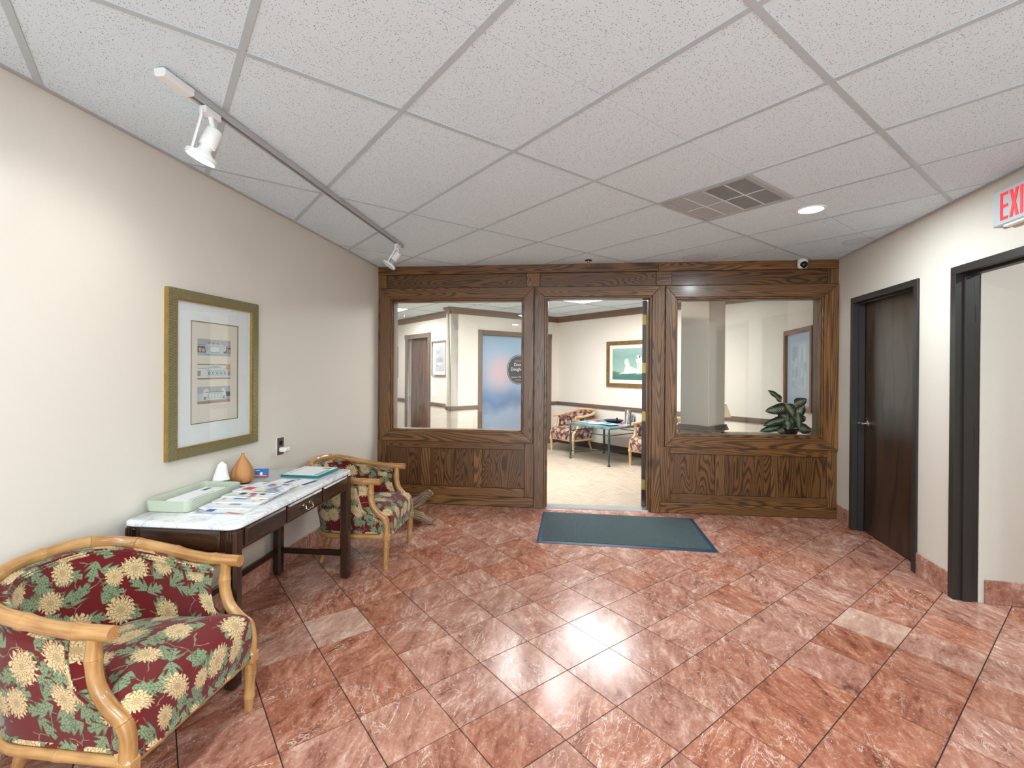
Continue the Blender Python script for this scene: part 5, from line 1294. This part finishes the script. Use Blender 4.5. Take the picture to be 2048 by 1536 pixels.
g = G(); ebox(.225, .279, z1 - sw, z1); ebox(.2437, .2437 + sw, z0, z1 - sw); obj('letter', g, 'red_sign', ex)
# ------------------------------------------------------------------ entrance mat
em = empty('entrance_mat', FM(1.013, 4.335, math.radians(-7.6))); tag(em, 'dark blue grey ribbed entrance mat in front of the oak doorway', 'mat')
obj('mat_border', slab(lambda i: rrect(-.745 + i, .745 - i, -.44 + i, .44 - i, .012, 3), [(0, .0015), (0, .003), (.022, .0075)]), 'mat_rubber', em)
obj('mat_carpet', G().box(-.705, .705, -.400, .400, .007, .0115, .002), 'door_mat', em)
# ------------------------------------------------------------------ driftwood
dw = empty('driftwood', TR(-.955, 4.50, 0)); tag(dw, 'weathered grey driftwood branch on the floor behind the armchair by the oak wall', 'driftwood')
def rough_tube(pts, rads, n=12, seed=1):
    random.seed(seed); P = catmull(pts, 6); N = len(P); R = []
    for i in range(N):
        f = i / (N - 1) * (len(rads) - 1); k = min(int(f), len(rads) - 2); R.append((rads[k] + (rads[k + 1] - rads[k]) * (f - k)) * random.uniform(.86, 1.14))
    g = G().tube(P, R, n)
    for i, v in enumerate(g.v): g.v[i] = tuple(c + random.uniform(-.004, .004) for c in v)
    return g
obj('branch', rough_tube([(-.22, -.05, .10), (-.08, .0, .14), (.04, .02, .20), (.12, .02, .262), (.165, .01, .272), (.19, .0, .25)], [.03, .045, .04, .034, .04, .022], seed=3), 'driftwood_grey', dw, ang=60)
obj('branch', rough_tube([(-.10, .01, .12), (.0, .0, .15), (.08, .02, .185), (.15, .02, .235)], [.03, .028, .02, .014], 10, 5), 'driftwood_grey', dw, ang=60)
obj('branch', rough_tube([(-.24, -.04, .08), (-.05, -.02, .10), (.08, -.03, .07), (.18, -.05, .035), (.215, -.055, .026)], [.03, .05, .045, .032, .022], seed=8), 'driftwood_grey', dw, ang=60)
obj('branch', rough_tube([(-.12, 0.0, .06), (-.02, .03, .05), (.10, .02, .025)], [.03, .034, .02], 10, 11), 'driftwood_grey', dw, ang=60)
# ------------------------------------------------------------------ waiting room furniture
ft = empty('iron_table', Matrix(((-NX, UX, 0, 1.565), (-NY, UY, 0, 7.72), (0, 0, 1, .002), (0, 0, 0, 1))))
tag(ft, 'dark green iron table with green marble top in the waiting room', 'table')
hx = .455; TZ = .60
obj('table_top', slab(lambda i: rrect(-hx + i, hx - i, -hx + i, hx - i, .01, 2), [(.004, TZ - .035), (0, TZ - .03), (0, TZ - .006), (.004, TZ)]), 'green_marble', ft)
legp = [(.022, 0), (.024, .012), (.012, .03), (.010, .06), (.017, .075), (.011, .09), (.018, .12), (.019, .40), (.012, .47), (.011, .49), (.018, .505), (.011, .52), (.012, .566)]
for sx in (-1, 1):
    for sy in (-1, 1): obj('leg', G().lathe(legp, 12), 'green_iron', ft, TR(sx * .415, sy * .415, 0))
for s_ in (-1, 1):
    obj('side_bar', G().tube([(-.415, s_ * .415, .47), (.415, s_ * .415, .47)], .007, 8), 'green_iron', ft); obj('side_bar', G().tube([(s_ * .415, -.415, .47), (s_ * .415, .415, .47)], .007, 8), 'green_iron', ft)
    obj('cross_bar', G().tube([(-.415, s_ * -.415, .13), (0, 0, .15), (.415, s_ * .415, .13)], .007, 8), 'green_iron', ft)
FT = ft.matrix_basis
def on_ft(name, x, y, a=0, z=0): return empty(name, FT @ TR(x, y, TZ + .0005 + z) @ RZ(a))
d_ = on_ft('serving_dish', -.03, .22); tag(d_, 'dark blue shallow dish on the green iron table', 'dish')
obj('dish_bowl', G().lathe([(.09, 0), (.12, .006), (.165, .034), (.17, .036), (.16, .034), (.115, .012), (.01, .010)], 32), 'navy_dish', d_)
obj('dish_knob', G().lathe([(.008, .012), (.010, .05), (.016, .06), (.014, .08), (.003, .085)], 12, TR(.09, -.03, 0)), 'black_plastic', d_)
b_ = on_ft('leaflet_box', .235, .26, math.radians(30)); tag(b_, 'brown leaflet box standing on the green iron table', 'box')
obj('box_body', G().box(-.05, .05, -.035, .035, 0, .23, .003), 'brown_trim', b_)
for x, y, a, m_, lab in ((.30, .13, -.75, 'paper_white', 'upright white and blue brochure on the green iron table'), (.365, .19, -.45, 'grey_print', 'small grey brochure leaning beside the white one on the iron table')):
    hh = .225 if m_ == 'paper_white' else .17
    b_ = on_ft('brochure', x, y, a + PI / 2 * 0); tag(b_, lab, 'brochure', 'brochures on the iron table')
    M = RX(math.radians(-6))
    p_ = obj('brochure_sheet', G().box(-.062, .062, 0, .003, 0, hh), m_, b_, M); obj('brochure_back', G().box(-.062, .062, .035, .038, 0, hh * .8), m_, b_)
    obj('brochure_print', G().box(-.035, .035, -.0006, 0, hh * .68, hh * .86).plate_xz(ccw([(-.03, .02), (.03, .02), (.016, .09), (0, .125), (-.016, .09)]), -.0006, 0), 'slate_strip', p_)
for k, (x, y, a, m_, w, d, lab) in enumerate(((-.31, -.10, .1, 'sky_print', .24, .20, 'pale blue magazine spread on the green iron table'), (-.02, -.16, .5, 'paper_white', .30, .22, 'open white magazine at the middle of the iron table'), (.20, -.16, -.2, 'pale_blue_print', .26, .2, 'pale leaflet near the front corner of the iron table'), (.36, -.02, .3, 'pinkish_cloth', .20, .16, 'pink covered booklet on the iron table'), (-.38, .12, .2, 'blush_print', .12, .18, 'pinkish leaflet at the edge of the iron table'))):
    m2 = obj('magazine', G().box(-w / 2, w / 2, -d / 2, d / 2, 0, .006 + .008 * (k == 3), .001), m_, None, FT @ TR(x, y, TZ + .0006 + .0062 * (k % 3)) @ RZ(a)); tag(m2, lab, 'magazine', 'magazines on the iron table')
    obj('printed_block', G().box(-w * .35, w * .1, -d * .3, d * .3, .006 + .008 * (k == 3), .0064 + .008 * (k == 3)), ['blue_ink', 'grey_print', 'teal_folder', 'red_ink', 'red_ink'][k], m2)
# pictures in the waiting room
def wall_picture(name, M, cx, cz, w, h, fw, mats, lab, mat_w=.07, sheet='sky_print', depth=.03, sgn=1):
    r = empty(name, M @ TR(cx, 0, cz)); tag(r, lab, 'picture', 'waiting room pictures')
    for pl, a in (([(-w, -h), (w, -h), (w - fw, -h + fw), (-w + fw, -h + fw)], 0), ([(-w, h), (-w + fw, h - fw), (w - fw, h - fw), (w, h)], 0), ([(-w, -h), (-w + fw, -h + fw), (-w + fw, h - fw), (-w, h)], 2), ([(w, -h), (w, h), (w - fw, h - fw), (w - fw, -h + fw)], 2)):
        obj('frame_bar', G().plate_xz(ccw(pl), -depth, -.0005), mats[0], r, grain=a)
    obj('mat_board', G().box(-w + fw - .003, w - fw + .003, -.010, -.006, -h + fw - .003, h - fw + .003), mats[1], r)
    a, b = w - fw - mat_w, h - fw - mat_w
    obj('print_sheet', G().box(-a, a, -.0115, -.010, -b, b), sheet, r)
    return r, a, b
r, a, b = wall_picture('framed_painting', CHM, 1.90, 1.585, .585, .405, .065, ('bronze_frame', 'print_ivory'), 'bronze framed painting of two cheetahs above the iron table', .065, 'savanna_print')
r.children[-1].data.materials[0] = MATS['savanna_print']
pr_ = r.children[-1]
def vshapes(root, name, items, y):
    mats = []; g = G()
    for k, (m_, pl) in enumerate(items):
        if m_ not in mats: mats.append(m_)
        g.add([(p[0], y - k * 1.2e-4, p[1]) for p in pl], [tuple(range(len(pl)))], None, None, mats.index(m_))
    return obj(name, g, mats, root, smooth=False)
random.seed(21)
cat1 = [(-.32, -.17), (-.20, -.14), (-.165, -.03), (-.185, .02), (-.18, .07), (-.16, .09), (-.12, .095), (-.10, .07), (-.095, .03), (-.06, -.04), (.0, -.06), (.10, -.10), (.10, -.15), (-.10, -.17)]
cat2 = [(.06, -.16), (.09, -.02), (.06, .06), (.055, .10), (.085, .15), (.14, .155), (.175, .12), (.18, .06), (.24, .0), (.26, -.16)]
it = [('fur_cream', cat1), ('fur_cream', cat2), ('fur_spot', ell(.135, .125, .018, .022)), ('fur_spot', ell(.075, .10, .010, .02)), ('fur_spot', ell(-.155, .055, .006, .007)), ('fur_spot', ell(-.125, .06, .006, .007)), ('fur_spot', ell(-.142, .035, .007, .006))]
for k in range(26): it.append(('fur_spot', ell(random.uniform(.09, .23), random.uniform(-.14, .05), .005, .006, 7)))
for k in range(16): it.append(('fur_spot', ell(random.uniform(-.17, -.06), random.uniform(-.14, -.01), .004, .005, 7)))
for k in range(34): x = -.44 + k * .026; it.append(('grass_teal', [(x, -.27), (x + .03, -.27), (x + random.uniform(0, .03), -.27 + random.uniform(.07, .13))]))
vshapes(r, 'painted_figures', it, -.0122)
# material of the painting works in local z
for nd in MATS['savanna_print'].node_tree.nodes:
    if nd.bl_idname == 'ShaderNodeMath' and nd.operation == 'SUBTRACT' and abs(nd.inputs[1].default_value - 1.27) < 1e-4: nd.inputs[1].default_value = -.30
r, a, b = wall_picture('framed_engraving', RF, -.985, 1.505, .455, .49, .055, ('red_frame_wood', 'blue_mat'), 'wooden framed blue toned engraving behind the potted plant', .10, 'blue_art', .05)
it = [('blue_art_light', R4(-.02, .20, -.22, .30)), ('blue_art_dark', R4(-.24, -.08, .10, .28)), ('blue_art', [(-.02, .02), (.16, .02), (.13, .10), (.075, .30), (.02, .10)]), ('blue_art_dark', [(.06, .10), (.09, .10), (.075, .29)]), ('blue_art', R4(-.02, .16, -.20, .02))]
random.seed(4)
for k in range(24): x, z = random.uniform(-.24, .18), random.uniform(-.28, .05); it.append((random.choice(['blue_art_light', 'blue_art_dark', 'blue_art']), R4(x, x + random.uniform(.01, .06), z, z + random.uniform(.03, .12))))
vshapes(r, 'engraved_scene', it, -.0122)
obj('glazing', G().box(-.40, .40, -.034, -.0325, -.435, .435), 'clear_glass', r, smooth=False)
r, a, b = wall_picture('framed_drawing', DM, .15, 1.675, .29, .335, .03, ('brown_trim', 'mat_board'), 'grey framed animal drawing beside the plain brown door', .06, 'stone_print')
it = [('stone_print', R4(-a, a, -b, b)), ('stone_print', ell(.02, .08, .13, .09)), ('grey_print', ell(-.02, -.03, .14, .05)), ('grey_print', ell(.05, .12, .05, .03)), ('stone_print', R4(-a, a, -b, -.14)), ('cream_stone', ell(.0, -.10, .10, .03)), ('grey_print', ell(.06, -.14, .06, .02))]
vshapes(r, 'drawn_scene', it, -.0122)
r, a, b = wall_picture('framed_drawing', DM, 2.34, 1.625, .30, .345, .035, ('brown_trim', 'mat_board'), 'grey framed drawing at the edge of the window past the brown door', .06, 'stone_print')
vshapes(r, 'drawn_scene', [('pale_blue_print', R4(-.12, .12, -.15, .17)), ('cream_stone', ell(0, .02, .08, .10))], -.0122)
# end table with lamp, half hidden behind the column
lt = empty('end_table', FM(2.87, 6.36, math.radians(-52.5), .002)); tag(lt, 'small wooden end table under the table lamp behind the column', 'table')
obj('table_top', G().box(-.22, .22, -.2, .2, .47, .50, .006), 'oak', lt)
for sx in (-1, 1):
    for sy in (-1, 1): obj('leg', G().box(sx * .19 - .018, sx * .19 + .018, sy * .17 - .018, sy * .17 + .018, 0, .47, .003), 'oak', lt)
tl = empty('table_lamp', TR(2.845, 6.38, .5025)); tag(tl, 'table lamp with cream pleated shade half hidden by the column', 'lamp')
obj('lamp_base', G().lathe([(.07, 0), (.07, .012), (.03, .03), (.045, .10), (.055, .18), (.03, .26), (.012, .30), (.010, .36)], 24), 'bronze_frame', tl)
obj('lamp_shade', G().lathe([(.135, .355), (.075, .535)], 36, cap0=False, cap1=False), 'lamp_linen', tl)
l = bpy.data.lights.new('shade_bulb', 'POINT'); l.energy = 3.0; l.shadow_soft_size = .04; l.color = (1, .88, .7)
lo = bpy.data.objects.new('shade_bulb', l); COL.objects.link(lo); lo.parent = tl; lo.location = (0, 0, .45); lo['kind'] = 'helper'
# plant on a low wooden stand behind the second window
ps = empty('plant_stand', FM(2.78, 5.27, ANG_B, .002)); tag(ps, 'wooden plant stand just behind the window beside the column', 'stand')
obj('stand_top', slab(lambda i: rrect(-.36 + i, .42 - i, -.16 + i, .16 - i, .03), [(.004, .745), (0, .75), (0, .764), (.004, .768)]), 'oak', ps)
for sx in (-.32, .38):
    for sy in (-.13, .13): obj('leg', G().box(sx - .018, sx + .018, sy - .018, sy + .018, 0, .745, .003), 'oak', ps)
pp_ = empty('potted_plant', TR(3.10, 5.25, .7705)); tag(pp_, 'potted plant with variegated green leaves behind the second window', 'plant')
obj('pot', G().lathe([(.075, 0), (.095, .02), (.11, .07), (.115, .078), (.10, .075), (.09, .06)], 28), 'black_plastic', pp_)
random.seed(9)
def leaf_mesh(L, W, bend, fold=.25):
    rows = []; uvs = []
    for i in range(11):
        f = i / 10; w = W * math.sin(PI * min(1, f ** .8)) ** .75 * (1 - .25 * f); row = []; uvr = []
        for j in range(7):
            v = j / 3 - 1
            row.append((L * f, w * v + .004 * math.sin(9 * f) * v, bend * f * f * L + fold * w * abs(v) * (1 - f * .5) + .006 * math.sin(14 * f + v))); uvr.append((f, v))
        rows.append(row); uvs.append(uvr)
    return G().grid(rows, uvs)
# leaves placed by where their blades sit: (base x, base z, tip x, tip z, width, toward-viewer lean, turn)
def plant_leaf(bx, bz, tx, tz, W, by=0.0, ty=0.0, roll=0.0):
    B = Vector((bx, by, bz)); T = Vector((tx, ty, tz)); d = T - B; L = d.length
    X = d.normalized(); N = Vector((0.0, -1.0, .55)); Y = N.cross(X).normalized(); Z = X.cross(Y)
    M = Matrix(((X.x, Y.x, Z.x, B.x), (X.y, Y.y, Z.y, B.y), (X.z, Y.z, Z.z, B.z), (0, 0, 0, 1))) @ RX(roll)
    lf_ = obj('leaf', leaf_mesh(L * 1.06, W * 1.22, -.18), 'leaf_variegated', pp_, M, ang=80)
    md = lf_.modifiers.new('thick', 'SOLIDIFY'); md.thickness = .0012
    mid = Vector(((bx) * .45, by * .5, bz * .5 + .02))
    obj('stem', G().tube(catmull([(random.uniform(-.03, .03), random.uniform(-.03, .03), .06), tuple(mid), tuple(B)], 5), .0042, 6), 'olive_strip', pp_)
for a_ in ((-.075, .365, -.205, .50, .045, .0, -.02, .2), (-.02, .30, -.25, .27, .060, -.03, -.06, -.3), (-.05, .34, .035, .20, .062, -.04, -.10, .1), (-.10, .24, .03, .17, .045, .03, -.02, .5), (.06, .22, .15, .33, .05, -.02, -.05, .0),
           (.06, .335, .215, .40, .050, -.01, .0, .1), (.06, .25, .08, .10, .055, -.05, -.10, .0), (.10, .20, .20, .30, .045, .02, .02, -.3), (-.04, .17, -.28, .13, .050, -.02, -.05, .4), (-.06, .16, -.07, .08, .05, -.08, -.13, .1),
           (.12, .165, .225, .195, .040, .0, .03, .1), (-.02, .09, -.31, .07, .052, -.03, -.06, .2), (-.08, .06, -.17, .05, .05, -.06, -.12, -.2), (.08, .08, .225, .06, .055, -.05, -.07, .2), (.10, .05, .225, .06, .045, .03, .06, -.2), (.0, .07, .02, .19, .05, -.04, -.06, .2), (.02, .08, -.12, .10, .045, .05, .09, .2)):
    plant_leaf(*a_)
